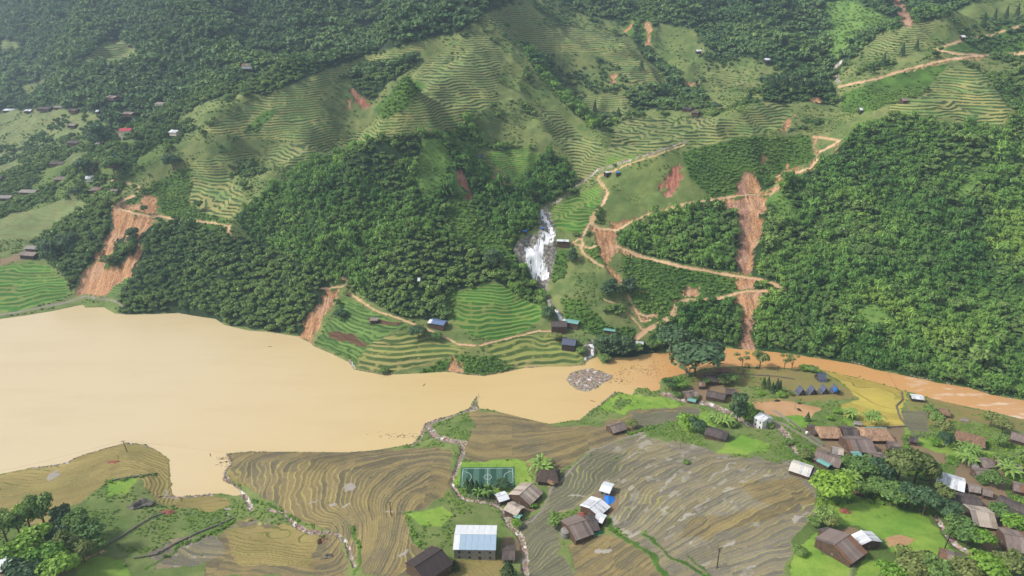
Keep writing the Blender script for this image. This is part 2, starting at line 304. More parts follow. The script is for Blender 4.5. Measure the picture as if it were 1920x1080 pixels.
def strips(s):
    for ln in s.strip().splitlines():
        t = ln.split('#')[0].split()
        if not t: continue
        strip(int(t[0]), float(t[1]), [tuple(float(v) for v in q.split(',')) for q in t[2:]])
areas('''
2 -900,-220 960,-220 975,-20 960,5 905,28 860,62 770,82 700,100 640,122 560,150 470,196 420,216 372,244 345,252 330,300 240,300 235,255 160,205 0,206 -900,215
0 400,236 470,196 500,180 450,170 400,185 330,215 330,240
21 370,235 440,200 420,190 360,222
14 -900,225 150,205 155,232 130,262 60,280 0,330 -900,380
6 155,118 195,78 225,75 270,100 240,115 200,125
6 30,165 80,150 100,160 60,180
6 0,75 35,80 40,95 0,100
15 -900,300 0,330 60,275 140,255 240,262 330,262 300,300 240,335 215,380 180,395 140,370 90,385 0,410 -900,430
14 0,410 20,400 60,395 90,385 145,365 165,385 150,420 60,447 0,450 -900,470 -900,430
14 130,287 165,290 160,300 125,305
14 0,305 90,305 80,312 0,318
0 240,335 300,300 345,255 375,245 420,250 380,268 350,300 340,330 300,345 262,350
2 60,455 100,425 140,400 190,382 218,395 216,440 190,470 150,520 135,548 118,515 90,490 70,480
3 262,372 285,345 330,320 360,310 358,350 352,380 380,400 430,412 440,450 420,440 330,415 300,400
2 213,575 232,540 250,500 262,450 290,425 330,415 430,442 470,450 560,490 622,528 612,560 590,600 566,626 510,623 420,606 335,587 235,592
1 440,410 490,360 560,318 650,288 700,262 760,248 850,258 900,300 950,345 990,372 1010,400 998,430 975,440 968,470 985,500 1015,560 1030,600 1010,585 930,522 858,545 842,600 800,602 740,590 690,562 650,530 620,528 560,490 470,450
2 640,300 700,262 760,248 800,262 790,300 700,330 660,330
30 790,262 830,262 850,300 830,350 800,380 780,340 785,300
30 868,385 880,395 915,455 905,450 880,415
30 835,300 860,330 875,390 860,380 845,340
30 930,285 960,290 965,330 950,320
3 830,380 870,360 905,420 960,470 968,500 930,500 890,460 850,440
2 770,440 900,470 960,500 920,528 860,548 842,600 800,602 740,590 690,562 700,500
0 955,10 1010,-10 1060,-10 1100,30 1160,50 1220,100 1170,70 1110,50 1060,48 1020,40 985,12
1 1050,-220 2800,-220 2800,60 1920,0 1800,20 1780,25 1700,60 1640,70 1560,145 1540,170 1500,150 1440,120 1400,105 1350,112 1310,70 1240,45 1200,70 1150,40 1090,25 1050,0
3 1190,0 1230,0 1225,80 1190,85 1170,50
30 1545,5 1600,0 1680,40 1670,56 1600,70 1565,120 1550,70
1 975,85 1000,92 1030,100 1062,145 1100,185 1140,212 1160,235 1110,240 1058,195 1010,140
1 1180,60 1225,100 1265,135 1290,168 1260,165 1215,120
2 1168,180 1260,165 1320,180 1340,200 1280,208 1190,205
0 1020,105 1080,102 1130,108 1168,145 1175,172 1073,182 1030,120
21 1240,45 1300,55 1345,112 1395,135 1340,140 1290,165 1262,130 1235,95
0 1300,60 1345,112 1440,120 1520,150 1540,175 1480,175 1380,170 1300,160
2 1430,158 1470,155 1560,165 1575,180 1560,200 1525,230 1480,250 1480,200 1430,190
1 850,230 905,215 960,240 1010,290 1060,300 1075,345 1040,375 1010,385 985,365 945,345 960,300 920,280 870,275
0 880,225 960,200 1000,230 1030,280 985,275 920,278
0 930,110 1000,160 1060,210 1120,290 1130,270 1095,240 1040,190 975,120
21 960,140 1010,170 1060,205 1115,250 1140,285 1120,275 1060,230 1000,190
4 377,243 467,197 567,153 617,128 640,130 624,160 592,190 634,232 640,264 600,280 560,264 493,262 420,255
3 455,248 500,205 520,207 480,250
4 357,303 400,293 467,281 482,290 425,308 432,337 458,362 448,400 420,412 385,400 355,380 360,340
0 482,290 520,300 540,340 480,370 458,362 432,337 425,308
6 500,275 560,265 640,275 650,288 560,318 500,300
4 640,122 700,106 760,90 800,78 802,92 740,115 680,133 640,137
0 650,140 740,118 800,95 880,60 880,70 800,130 740,190 700,240 660,280 645,262 690,210 655,160
2 660,140 720,118 790,95 780,125 720,160 700,190 660,170
6 953,13 990,10 1020,40 1010,48 890,52 925,28
6 930,57 973,50 1107,50 1167,77 1187,83 1215,115 1255,150 1250,168 1180,168 1170,140 1130,105 1080,100 1023,100 973,87
4 1010,78 1070,82 1187,83 1215,115 1255,150 1250,168 1190,160 1160,120 1120,98 1040,98
6 1073,182 1173,173 1185,217 1107,218
6 890,57 935,85 945,110 935,165 905,205 850,245 780,240 755,262 700,262 650,284 640,262 700,235 760,170 800,115 850,85
4 860,182 900,172 935,180 940,190 900,205 850,245 785,242 800,230
4 640,262 700,235 755,200 820,185 800,200 740,240 700,262 650,284
3 700,205 760,140 800,160 760,205 720,225
6 1000,207 1040,205 1090,250 1130,270 1138,300 1135,320 1100,345 1077,343 1070,300 1040,260
5 905,288 985,275 1015,290 1005,312 960,345 948,325
6 1165,225 1280,215 1340,220 1400,218 1340,258 1283,272 1200,290 1150,302 1137,285 1150,250
5 1140,295 1190,290 1195,305 1140,314
5 1040,385 1090,360 1132,343 1137,365 1120,395 1098,430 1080,440 1045,432 1025,410
4 1283,277 1373,240 1400,212 1430,192 1487,193 1480,225 1462,240 1380,262 1300,279
6 1340,137 1397,137 1400,163 1340,160
4 1433,147 1525,148 1520,158 1433,158
0 1487,190 1580,200 1620,220 1585,250 1520,255 1480,240
3 1580,175 1700,132 1780,118 1760,140 1727,178 1667,195 1620,215 1580,210
21 1600,220 1640,205 1620,240 1575,255
4 1780,123 1853,133 1913,180 1895,215 1880,240 1793,237 1790,222 1667,216 1667,200 1727,180 1760,143
6 1640,67 1673,57 1760,33 1757,50 1740,77 1710,100 1630,115 1620,107
21 1780,27 1860,-10 1960,-20 1960,30 1840,62 1760,80 1740,70 1757,50
0 1580,160 1625,112 1710,100 1745,90 1800,100 1830,100 1760,110 1650,145
3 1855,60 1930,30 1930,100 1840,100 1760,95
2 1850,142 1990,125 1990,250 1890,200
21 1125,350 1200,305 1283,280 1380,263 1390,300 1380,370 1230,395 1130,420
3 1280,285 1390,258 1520,255 1530,300 1470,322 1450,330 1440,370 1385,370 1340,375 1290,330
1 1155,438 1230,400 1385,378 1386,512 1290,497 1200,475 1165,460
0 1035,460 1070,460 1100,490 1130,500 1140,540 1180,590 1200,620 1190,650 1120,650 1090,600 1050,590 1030,540
3 1050,560 1090,560 1140,610 1190,615 1200,650 1150,650 1100,622 1060,600
3 1035,470 1065,470 1060,520 1035,530
3 1165,470 1200,484 1385,520 1385,545 1320,560 1280,560 1262,590 1210,612 1170,540
3 1130,440 1152,470 1130,500 1095,470
2 1120,625 1200,640 1260,640 1230,662 1190,668 1130,672
1 1240,605 1290,568 1385,556 1392,652 1340,650 1240,655 1215,640
1 1415,325 1460,350 1500,330 1560,290 1600,245 1660,222 1720,215 1780,240 1880,245 1920,200 2100,150 2900,150 3000,900 1920,750 1857,740 1757,718 1640,693 1560,676 1450,660 1405,655
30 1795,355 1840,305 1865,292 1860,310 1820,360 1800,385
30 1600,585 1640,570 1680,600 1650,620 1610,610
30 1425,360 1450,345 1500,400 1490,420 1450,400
5 857,553 907,530 943,530 973,558 1015,573 1018,593 985,620 933,638 887,628 847,607 845,580
3 843,600 858,548 850,540 835,560 835,590
32 1047,623 960,632 905,650 930,672 965,688 1010,692 1085,686 1092,670 1060,640
32 720,627 780,622 840,640 880,655 847,663 780,685 720,700 667,692 672,665 690,650
24 590,645 645,556 700,585 770,610 720,627 690,650 672,668 663,685 640,665
29 615,618 640,620 690,645 685,652 620,630
29 690,596 750,602 750,609 690,606
3 780,700 847,668 920,668 960,690 940,698 907,705 790,703
5 0,500 60,490 90,498 122,525 132,550 110,562 40,580 0,587 -400,590 -400,500
13 0,485 35,475 40,488 0,498
12 40,585 200,556 230,573 215,588 195,576 160,577 155,571 100,583
24 190,555 240,505 245,530 215,556
''')
areas('''
9 -900,880 0,886 60,874 125,860 200,835 275,828 325,860 330,930 300,945 260,900 200,905 150,945 80,985 0,975 -900,1010
9 430,840 520,838 530,900 470,920 415,890
9 270,905 330,925 420,930 440,945 400,960 330,950 280,940
7 405,842 850,838 850,905 830,930 780,960 770,985 790,1010 830,1030 800,1080 690,1080 660,1040 640,1000 560,975 530,955 470,920
7 430,970 640,1000 655,1080 380,1080 400,1020
9 420,990 560,985 600,1010 580,1060 440,1060
8 330,1010 400,1000 420,1030 380,1060 290,1075 280,1040
12 -900,975 80,985 150,945 200,905 262,905 300,945 400,960 440,950 470,950 430,990 330,1010 280,1040 240,1080 -900,1200
10 205,900 255,900 240,925 200,930
10 150,1045 230,1050 250,1090 140,1090
13 -20,1040 30,1050 40,1090 -20,1090
7 875,765 990,780 1040,800 1130,795 1180,770 1250,760 1320,765 1330,785 1240,800 1180,820 1100,845 1050,885 1000,885 985,862 870,862 862,850 890,800
8 1040,900 1110,845 1200,815 1330,840 1380,860 1480,860 1530,900 1530,960 1490,1010 1470,1080 1380,1085 1250,1085 1180,1010 1140,1000 1130,940 1060,960 1020,960
23 1180,775 1320,765 1330,785 1240,800 1190,800
23 1030,905 1110,848 1180,850 1140,900 1080,950 1030,960
7 1130,1000 1190,1010 1250,1085 1080,1090 1060,1020
7 1290,975 1440,950 1500,960 1400,985 1330,1010 1270,1010
7 1390,900 1500,895 1525,940 1480,960 1420,935
23 960,985 1030,955 1050,990 1050,1040 1080,1085 990,1085 990,1040
12 760,960 850,940 940,945 950,965 960,990 900,985 850,985 840,1010 790,1030 770,1000
10 765,965 830,950 850,965 830,985 790,985
9 850,1050 930,1042 960,1060 960,1090 840,1090
12 930,985 960,995 960,1020 935,1010
10 848,905 866,866 984,864 996,905 970,915 960,925 870,925
10 1127,763 1160,737 1205,742 1250,762 1200,766 1160,775
10 1215,745 1260,745 1280,762 1230,762
12 1260,740 1320,760 1400,790 1480,800 1500,850 1460,870 1380,850 1300,835 1240,822 1200,812 1250,790 1330,785 1310,765
10 1345,850 1390,815 1440,835 1400,852
10 1270,790 1330,775 1340,800 1290,815
20 1300,700 1340,690 1460,690 1540,700 1570,715 1610,745 1560,752 1470,752 1400,755 1340,752 1300,730
12 1385,725 1470,725 1480,745 1400,752
25 1405,757 1480,750 1540,765 1560,785 1510,790 1440,780
12 1480,745 1560,755 1580,790 1550,800 1500,792 1545,768
10 1465,780 1500,778 1520,800 1490,805
11 1544,695 1575,700 1640,715 1697,733 1700,745 1688,765 1697,800 1640,802 1590,790 1575,760 1612,747 1575,715
10 1580,785 1600,780 1620,795 1590,800
20 1700,745 1735,744 1775,755 1870,776 1990,800 1990,822 1880,800 1790,790 1740,800 1700,800
23 1690,768 1740,770 1740,810 1700,805
10 1680,805 1700,802 1712,818 1684,815
15 1480,800 1560,800 1700,815 1990,825 2800,860 2800,1450 1790,1450 1790,1040 1700,1050 1640,1090 1480,1090 1490,1010 1530,960 1530,900 1500,860
10 1700,820 1800,830 1870,850 1800,860 1740,845
13 1705,830 1775,850 1775,870 1720,860
13 1560,800 1700,800 1690,860 1540,870 1530,840
10 1528,960 1545,948 1620,942 1680,950 1740,975 1770,1010 1785,1035 1700,1050 1655,1010 1610,985 1560,980
25 1655,1008 1690,1003 1720,1012 1700,1028 1670,1022
10 1490,1040 1530,1000 1540,1040 1600,1050 1590,1090 1480,1090
10 1615,1050 1660,1060 1640,1090 1605,1090
19 1062,712 1068,700 1085,694 1110,691 1130,697 1150,705 1146,712 1128,720 1116,730 1098,735 1080,730 1068,722
12 1145,762 1160,745 1190,752 1160,770
''')
areas('''
13 1085,1000 1120,985 1150,960 1160,925 1130,900 1110,930 1085,965 1060,990
13 945,1010 990,1015 975,1050 935,1045
13 950,940 1010,935 1000,960 965,965
13 1545,1015 1600,1035 1650,1025 1650,1010 1600,990 1560,990
13 1800,860 1880,860 1900,1000 1860,1040 1800,980 1770,930
13 1290,725 1385,725 1390,745 1300,752
13 1310,695 1380,692 1380,705 1310,708
16 213,380 262,384 268,365 292,368 296,402 282,424 266,442 266,472 252,492 246,520 214,532 202,553 175,553 140,551 154,520 196,460 211,425
16 612,541 640,541 604,600 580,641 556,633 594,572
16 1104,420 1120,425 1158,431 1153,470 1142,500 1133,490 1122,460
16 1150,418 1190,405 1180,420
28 1385,345 1397,324 1415,325 1427,350 1436,365 1430,400 1425,450 1412,500 1407,515 1381,512 1384,470 1387,420 1385,395 1360,387 1358,372 1380,362
16 1400,330 1414,326 1428,352 1433,370 1426,440 1410,500 1400,500 1412,420 1404,370
16 1381,512 1407,515 1412,540 1425,550 1424,570 1408,590 1405,600 1391,600 1392,585 1380,562 1385,540
28 1391,596 1408,592 1412,630 1413,654 1387,654 1390,620
26 1262,312 1278,307 1276,345 1262,368 1248,365 1246,340
26 1233,345 1242,342 1242,357 1234,357
26 858,317 866,320 875,345 884,370 876,370 862,340
16 920,322 932,326 945,335 958,348 948,348 925,332
26 655,162 664,168 692,200 685,207 668,190
16 1205,42 1216,40 1222,60 1220,82 1210,84 1214,62
16 1172,58 1186,34 1184,50 1174,62
28 1672,-10 1684,-10 1698,20 1712,45 1704,53 1690,40
16 1145,137 1155,137 1150,155 1146,165
16 837,699 840,678 850,669 862,678 870,703
16 1283,545 1290,535 1310,535 1314,562 1290,565
16 1520,180 1528,180 1545,190 1525,194
16 1465,248 1470,225 1487,213 1480,238
16 1425,290 1432,290 1432,304 1426,304
16 1470,308 1475,306 1478,318 1470,318
16 1488,310 1496,309 1497,316 1488,317
16 1285,152 1310,156 1296,160 1288,158
28 605,1000 620,1010 600,1012
26 650,188 655,186 656,205 652,206
2 240,432 255,428 262,455 248,485 235,470
2 212,455 232,440 240,480 225,505 208,495
3 195,485 212,470 214,498 198,500
3 240,367 262,372 250,385 238,384
2 262,450 285,420 300,425 290,460 262,500
18 960,465 983,444 1010,434 1010,405 1022,386 1037,418 1042,440 1040,470 1036,500 1030,522 1022,548 1005,540 992,510 988,492 974,490
27 1018,436 1039,438 1035,456 1018,464 1018,480 1024,500 1027,522 1016,528 1002,527 994,510 985,492 982,464 990,453 997,468 1004,458
18 1090,650 1105,640 1116,640 1120,668 1100,674
''')
strips('''
27 8 1017,395 1019,412 1030,425 1033,437 1022,442
18 7 1009,520 1015,545 1030,570 1045,588
27 5 1042,585 1050,598 1058,602
27 5 1105,650 1112,655 1108,668 1100,674
19 3 1290,262 1250,278 1180,300 1120,320 1078,352 1045,378 1020,388
19 4 1577,118 1565,125 1566,140 1572,155
19 3 1520,12 1524,28
17 4 205,335 235,341 258,349 262,354 250,368
17 6 250,366 222,380 221,390 250,399 290,406
17 5 290,404 340,411 395,417 430,424 428,436 438,448
22 4 -300,600 0,591 60,580 120,568 160,556 190,560 215,565 230,573
17 5 600,541 640,537 653,531 648,524 632,518
17 4.5 647,545 700,580 770,605 820,625 860,645
17 4 860,645 895,648 960,632 1010,620 1060,621
20 4 895,648 850,668 800,682 770,688
17 5 1120,336 1133,350 1139,362 1131,382 1118,396 1110,418
17 4 1131,382 1112,400 1102,425 1092,443 1072,457
17 4.5 1092,445 1090,472 1110,488 1135,501 1152,515 1165,534
17 3.5 1074,457 1105,465 1121,459
16 10 1150,424 1178,418 1215,402
16 11 1440,362 1462,350 1462,332 1480,322 1515,318 1532,298
16 9 1300,378 1345,374 1370,372
16 11 1270,565 1262,590 1240,604
16 9 1165,466 1200,482
16 8 1350,512 1440,528
16 9 1190,578 1203,602 1225,594
16 9 1135,501 1150,515 1160,528
17 6 1108,418 1120,427 1158,431 1178,418 1230,397 1300,378 1350,372 1385,366
17 5 1385,366 1420,366 1445,362 1462,352 1450,335 1470,322 1500,321 1520,315 1532,300 1537,285 1555,275 1574,264 1548,258 1525,257
16 4 1532,258 1528,275 1536,290
16 4 1570,268 1569,285
17 6.5 1158,462 1200,480 1280,500 1350,512 1385,518 1412,521 1450,531 1472,543 1450,546 1400,545 1350,558 1305,561 1278,563 1266,573
17 10 1266,573 1262,590 1240,604 1212,618 1194,634
17 5 1177,552 1190,578 1203,602 1218,600
17 5 1193,583 1213,593 1230,590
17 2.5 1130,560 1160,572 1185,595 1205,618
17 2.5 1215,548 1178,541
17 5 1573,162 1640,148 1700,130 1770,112 1840,103 1990,98
17 5 1745,92 1800,101 1832,102
17 5 1755,92 1800,76 1860,65 1920,46 1990,30
16 3 1700,134 1780,114 1850,108
17 3 1283,271 1230,290 1170,310 1145,322 1120,332
19 5 1085,786 1103,772 1126,756 1150,737
19 5 60,876 100,872 130,866
19 4 235,831 262,831 275,836
19 6 773,834 788,818 795,798
19 5 893,745 890,756 882,765
19 5 420,856 430,868 418,888
19 4 300,931 330,933 400,927
19 5 655,676 663,692
19 10 892,765 850,775 800,795
19 11 800,798 815,818 850,828 870,830
19 7 870,830 866,850 856,880 846,905
19 5 846,905 860,930 880,938 925,945 945,958
19 10 945,958 956,985 975,1005
19 11 975,1005 985,1040 984,1090
19 9 415,845 424,862 420,892 425,902 440,915 462,935 470,955
19 7 505,955 530,960 555,985 580,998 630,1000 650,1018 662,1060
19 9 1242,738 1290,752 1330,758 1370,775
19 5 1370,775 1410,800 1450,803
19 9 1455,797 1475,815 1485,835 1496,850
19 8 1755,970 1770,995 1790,1020 1830,1045
22 4 1205,812 1172,820 1130,838 1112,842 1078,872 1052,903 1034,916 1026,935 1021,950 1000,974 974,989
22 4 1440,800 1450,790 1470,795 1535,835 1560,848
22 5 1452,770 1475,785 1540,830
22 4 1593,1085 1602,1052 1622,1038
17 3 100,1085 165,1045 195,1032
8 5 430,985 470,985 500,975
3 5 275,1070 330,1025 400,1000 440,975
3 5 470,935 530,960 560,978
3 6 660,990 675,1040 670,1080
31 5 652,913 662,911
31 3 580,943 595,936
31 5 640,948 656,940
31 3.5 615,947 625,945
31 3.5 720,955 731,953
31 5 744,1040 762,1030
31 5 92,896 112,888
31 5 422,954 432,954
31 3.5 424,963 434,967
31 4.5 312,922 313,930
31 8 1122,1038 1138,1034
31 5 1494,972 1508,968
31 4 1508,962 1514,958
31 4 1408,1067 1416,1066
31 5 1352,1020 1368,1010
31 3.5 1195,826 1210,818
31 4.5 1236,924 1252,908 1268,893
31 3.5 1100,935 1070,925
31 3 1300,950 1330,930
31 3 1330,900 1352,880 1380,870
31 3 1180,860 1200,845
31 3.5 1270,975 1300,965
3 11 1250,1080 1190,1015 1140,990 1130,950
3 8 1210,1000 1240,1030 1290,1060 1340,1090
3 5 1290,1040 1330,1080
3 7 1230,800 1180,812
3 4 760,965 775,1000 790,1030 830,1025
3 4 200,905 255,895 290,890
3 4 850,905 870,928 940,935
''')
def land_at(px, py):
    i = np.clip((py - RY0).astype(int), 0, LAND.shape[0]-1); j = np.clip((px - RX0).astype(int), 0, LAND.shape[1]-1)
    return LAND[i, j]
PX, PY = project(X, Y, Z)
wob = np.clip(900/Y, .5, 3)
JX = PX + fbm(X, Y, 9, 3, 61)*4*wob; JY = PY + fbm(X, Y, 9, 3, 67)*3*wob
C = land_at(JX, JY)
HARD = np.isin(C, [16, 17, 19, 22, 27])
C2 = land_at(PX + fbm(X, Y, 5, 2, 71)*1.2, PY + fbm(X, Y, 5, 2, 73)*1.2)
C3 = land_at(PX + fbm(X, Y, 7, 4, 75, .65)*9*wob, PY + fbm(X, Y, 9, 4, 79, .65)*7*wob)
C = np.where(np.isin(C2, [10, 11, 16, 17, 19, 22, 27]) | HARD, C2, C)
scars = [16, 26, 28]; C = np.where(np.isin(C3, scars), C3, np.where(np.isin(C, scars) & ~np.isin(C3, scars), np.where(np.isin(C3, [17, 19, 22]), 3, C3), C)); C = np.where(np.isin(C2, [17]), C2, C)
nk = max(CL) + 1
tab = np.zeros((nk, 3, 3)); stp = np.zeros(nk); rsh = np.zeros(nk); wet = np.zeros(nk); stg = np.zeros(nk)
for k, v in CL.items():
    for j in range(3): tab[k, j] = L3(*v[1+j])
    stp[k], rsh[k], wet[k], stg[k] = v[4], v[5], v[6], v[7]
# benches, banks and scars become real relief
step = stp[C]; tm = (step > 0).astype(float)
Zs = Z + fbm(X, Y, 30, 3, 91)*np.where(Y > 470, 2.2, .9) + fbm(X, Y, 12, 2, 93)*np.where(Y > 470, .35, 0) + fbm(X, Y, 8, 2, 97)*np.where(Y > 470, .25, .12)
phase = np.where(step > 0, Zs/np.maximum(step, .1), 0)
nearp = np.isin(C, [7, 8, 9, 23])
phase = np.where(nearp, U + fbm(X, Y, 32, 2, 91)*2.2 + fbm(X, Y, 9, 3, 97)*.75, phase); step = np.where(nearp, .42, step)
fr_ = phase - np.floor(phase)
bench = sstep(1 - rsh[C], 1, fr_) - fr_
lip = np.where(Y < 440, .22*np.exp(-((fr_ - (1-rsh[C]*.0) + .04)/.07)**2), 0)*tm
ok = (sd > .5)
Z = Z + np.where(ok, tm*stg[C]*step*bench + lip, 0)
slide = np.isin(C, [16, 26, 28])
Z = Z - slide*(1.2 + 3.2*np.abs(fbm(X*3.2, Y, 16, 4, 101, .6))) 
Z = Z + np.isin(C, [18, 27])*fbm(X, Y, 7, 4, 103)*3.0
Z = Z - np.isin(C, [19])*(.9 - fbm(X, Y, 2.5, 2, 105)*.7)*(sd > 1)
Z = Z - np.isin(C, [17])*.5
Z = np.where((sd > 0) & (sd < 900), np.maximum(Z, .12), Z)
PX, PY = project(X, Y, Z)

# ------------------------------------------------------------------ materials
def mat(name):
    m = bpy.data.materials.new(name); m.use_nodes = True; t = m.node_tree; t.nodes.clear()
    out = t.nodes.new('ShaderNodeOutputMaterial'); b = t.nodes.new('ShaderNodeBsdfPrincipled')
    t.links.new(b.outputs[0], out.inputs['Surface'])
    b.inputs['Specular IOR Level'].default_value = .25
    return m, t, b
class G:
    """a few shorthands for wiring nodes"""
    def __init__(s, t): s.t = t
    def n(s, typ, **kw):
        nd = s.t.nodes.new(typ)
        for k, v in kw.items(): setattr(nd, k, v)
        return nd
    def put(s, sock, v):
        if isinstance(v, bpy.types.NodeSocket): s.t.links.new(v, sock)
        elif v is not None: sock.default_value = v
    def m(s, op, a, b=None, c=None):
        nd = s.n('ShaderNodeMath', operation=op)
        s.put(nd.inputs[0], a); s.put(nd.inputs[1], b); s.put(nd.inputs[2], c); return nd.outputs[0]
    def mix(s, f, a, b, mode='MIX'):
        nd = s.n('ShaderNodeMix', data_type='RGBA', blend_type=mode)
        s.put(nd.inputs['Factor'], f)
        s.put(nd.inputs[6], a if isinstance(a, bpy.types.NodeSocket) else (*a, 1)); s.put(nd.inputs[7], b if isinstance(b, bpy.types.NodeSocket) else (*b, 1))
        return nd.outputs[2]
    def noise(s, sc, det=2, vec=None, dim='3D', w=None, rough=.5):
        nd = s.n('ShaderNodeTexNoise', noise_dimensions=dim)
        s.put(nd.inputs['Scale'], sc); s.put(nd.inputs['Detail'], det); s.put(nd.inputs['Roughness'], rough)
        if vec is not None: s.put(nd.inputs['Vector'], vec)
        if w is not None: s.put(nd.inputs['W'], w)
        return nd.outputs[0]
    def rng(s, v, a, b, c=0., d=1.):
        nd = s.n('ShaderNodeMapRange'); nd.interpolation_type = 'SMOOTHSTEP'
        for i, q in enumerate((v, a, b, c, d)): s.put(nd.inputs[i], q)
        return nd.outputs[0]
    def attr(s, nm):
        return s.n('ShaderNodeAttribute', attribute_name=nm)
    def pos(s): return s.n('ShaderNodeNewGeometry').outputs['Position']
    def map(s, vec, sc):
        nd = s.n('ShaderNodeMapping'); s.put(nd.inputs['Vector'], vec); nd.inputs['Scale'].default_value = sc; return nd.outputs[0]
    def bump(s, b, h, strength=.5, dist=.3):
        nd = s.n('ShaderNodeBump'); nd.inputs['Strength'].default_value = strength; nd.inputs['Distance'].default_value = dist
        s.put(nd.inputs['Height'], h); s.t.links.new(nd.outputs[0], b.inputs['Normal'])

def ground_material():
    m, t, b = mat('ground_cover'); g = G(t)
    c1 = g.attr('c1').outputs['Color']; c2 = g.attr('c2').outputs['Color']; c3 = g.attr('c3').outputs['Color']
    par = g.attr('par'); sx = g.n('ShaderNodeSeparateXYZ'); t.links.new(par.outputs['Vector'], sx.inputs[0])
    ph, tmk, rs = sx.outputs; wt = g.attr('wet').outputs['Fac']
    P_ = g.pos()
    fl = g.m('FLOOR', ph); fr = g.m('FRACT', ph)
    w4 = g.m('MULTIPLY', fl, 3.71)
    nt_ = g.noise(.035, 2, P_, '4D', w4)                     # one bench differs from the next
    ng = g.noise(.12, 5, P_, rough=.68); nf = g.noise(1.3, 5, P_, rough=.78); nl = g.noise(.012, 3, P_)
    wn = g.n('ShaderNodeTexWhiteNoise', noise_dimensions='4D'); vf = g.n('ShaderNodeVectorMath', operation='FLOOR'); t.links.new(g.map(g.mix(.06, P_, g.noise(.02, 2, P_), 'ADD'), (.022, .022, 0)), vf.inputs[0]); t.links.new(vf.outputs[0], wn.inputs['Vector']); t.links.new(fl, wn.inputs['W']); hr = wn.outputs['Value']; hb = tmk
    base = g.mix(g.rng(g.m('ADD', g.m('ADD', g.m('MULTIPLY', g.m('SUBTRACT', hr, .5), g.m('MULTIPLY', hb, .22)), g.m('MULTIPLY', nt_, .6)), g.m('MULTIPLY', ng, .4)), .36, .62), c1, c2)
    ris = g.m('MULTIPLY', g.rng(fr, g.m('SUBTRACT', .98, rs), g.m('SUBTRACT', 1.04, g.m('MULTIPLY', rs, .8))), tmk)
    ris = g.m('MULTIPLY', ris, g.rng(g.noise(.16, 3, P_), .3, .46))
    base = g.mix(ris, base, c3)
    wetm = g.m('MULTIPLY', g.rng(g.m('ADD', g.m('MULTIPLY', g.noise(.13, 3, g.map(P_, (1, .6, 1)), '4D', w4), .8), g.m('MULTIPLY', ng, .25)), g.m('SUBTRACT', .86, wt), g.m('SUBTRACT', .92, wt)), g.m('SUBTRACT', 1.0, ris))
    wetm = g.m('MULTIPLY', wetm, g.m('GREATER_THAN', wt, .02))
    base = g.mix(g.m('MULTIPLY', wetm, .75), base, L3(162, 154, 142))
    br = g.m('ADD', .2, g.m('ADD', g.m('MULTIPLY', ng, .62), g.m('ADD', g.m('MULTIPLY', nf, .72), g.m('MULTIPLY', nl, .28))))
    br = g.m('MULTIPLY', br, g.m('ADD', g.m('SUBTRACT', 1.0, g.m('MULTIPLY', hb, .2)), g.m('MULTIPLY', hr, g.m('MULTIPLY', hb, .4))))
    cc = g.n('ShaderNodeCombineColor')
    for i in range(3): g.put(cc.inputs[i], br)
    base = g.mix(1.0, base, cc.outputs[0], 'MULTIPLY')
    t.links.new(base, b.inputs['Base Color'])
    g.put(b.inputs['Roughness'], g.m('SUBTRACT', .92, g.m('MULTIPLY', wetm, .62)))
    g.bump(b, g.m('ADD', g.m('MULTIPLY', nf, .5), ng), .55, .9)
    return m
def scar_material():
    m, t, b = mat('bare_earth'); g = G(t); P_ = g.pos()
    c1 = g.attr('c1').outputs['Color']; c2 = g.attr('c2').outputs['Color']
    st = g.noise(1, 5, g.map(P_, (.55, .07, .05)), rough=.65); nf = g.noise(.7, 4, P_, rough=.7); nb = g.noise(.06, 3, P_)
    base = g.mix(g.rng(st, .42, .56), c1, c2); st2 = g.noise(1, 4, g.map(P_, (.25, .03, .02)), rough=.6); base = g.mix(g.m('MULTIPLY', g.rng(st2, .5, .62), .35), base, L3(150, 108, 84))
    base = g.mix(g.rng(nf, .54, .66), base, L3(116, 86, 64)); base = g.mix(g.m('MULTIPLY', g.rng(nb, .45, .7), .5), base, L3(216, 176, 144))
    t.links.new(base, b.inputs['Base Color']); b.inputs['Roughness'].default_value = .95
    g.bump(b, g.m('ADD', st, nf), 1, 1.6); return m
def fall_material():
    m, t, b = mat('falling_water'); g = G(t); P_ = g.pos()
    st = g.noise(1, 4, g.map(P_, (.34, .1, .05)), rough=.75)
    base = g.mix(g.rng(st, .40, .47), L3(120, 116, 108), L3(248, 248, 248))
    t.links.new(base, b.inputs['Base Color']); b.inputs['Roughness'].default_value = .5; g.bump(b, st, .8, 1); return m
def rock_material():
    m, t, b = mat('wet_rock'); g = G(t); P_ = g.pos()
    v = g.n('ShaderNodeTexVoronoi', feature='DISTANCE_TO_EDGE'); v.inputs['Scale'].default_value = .22; t.links.new(P_, v.inputs['Vector'])
    n1 = g.noise(.35, 5, P_, rough=.7)
    base = g.mix(g.rng(n1, .35, .65), L3(98, 93, 84), L3(165, 158, 146)); base = g.mix(g.rng(v.outputs[0], .0, .06, 1, 0), base, L3(60, 58, 50))
    t.links.new(base, b.inputs['Base Color']); b.inputs['Roughness'].default_value = .55; g.bump(b, n1, .8, 1.2); return m
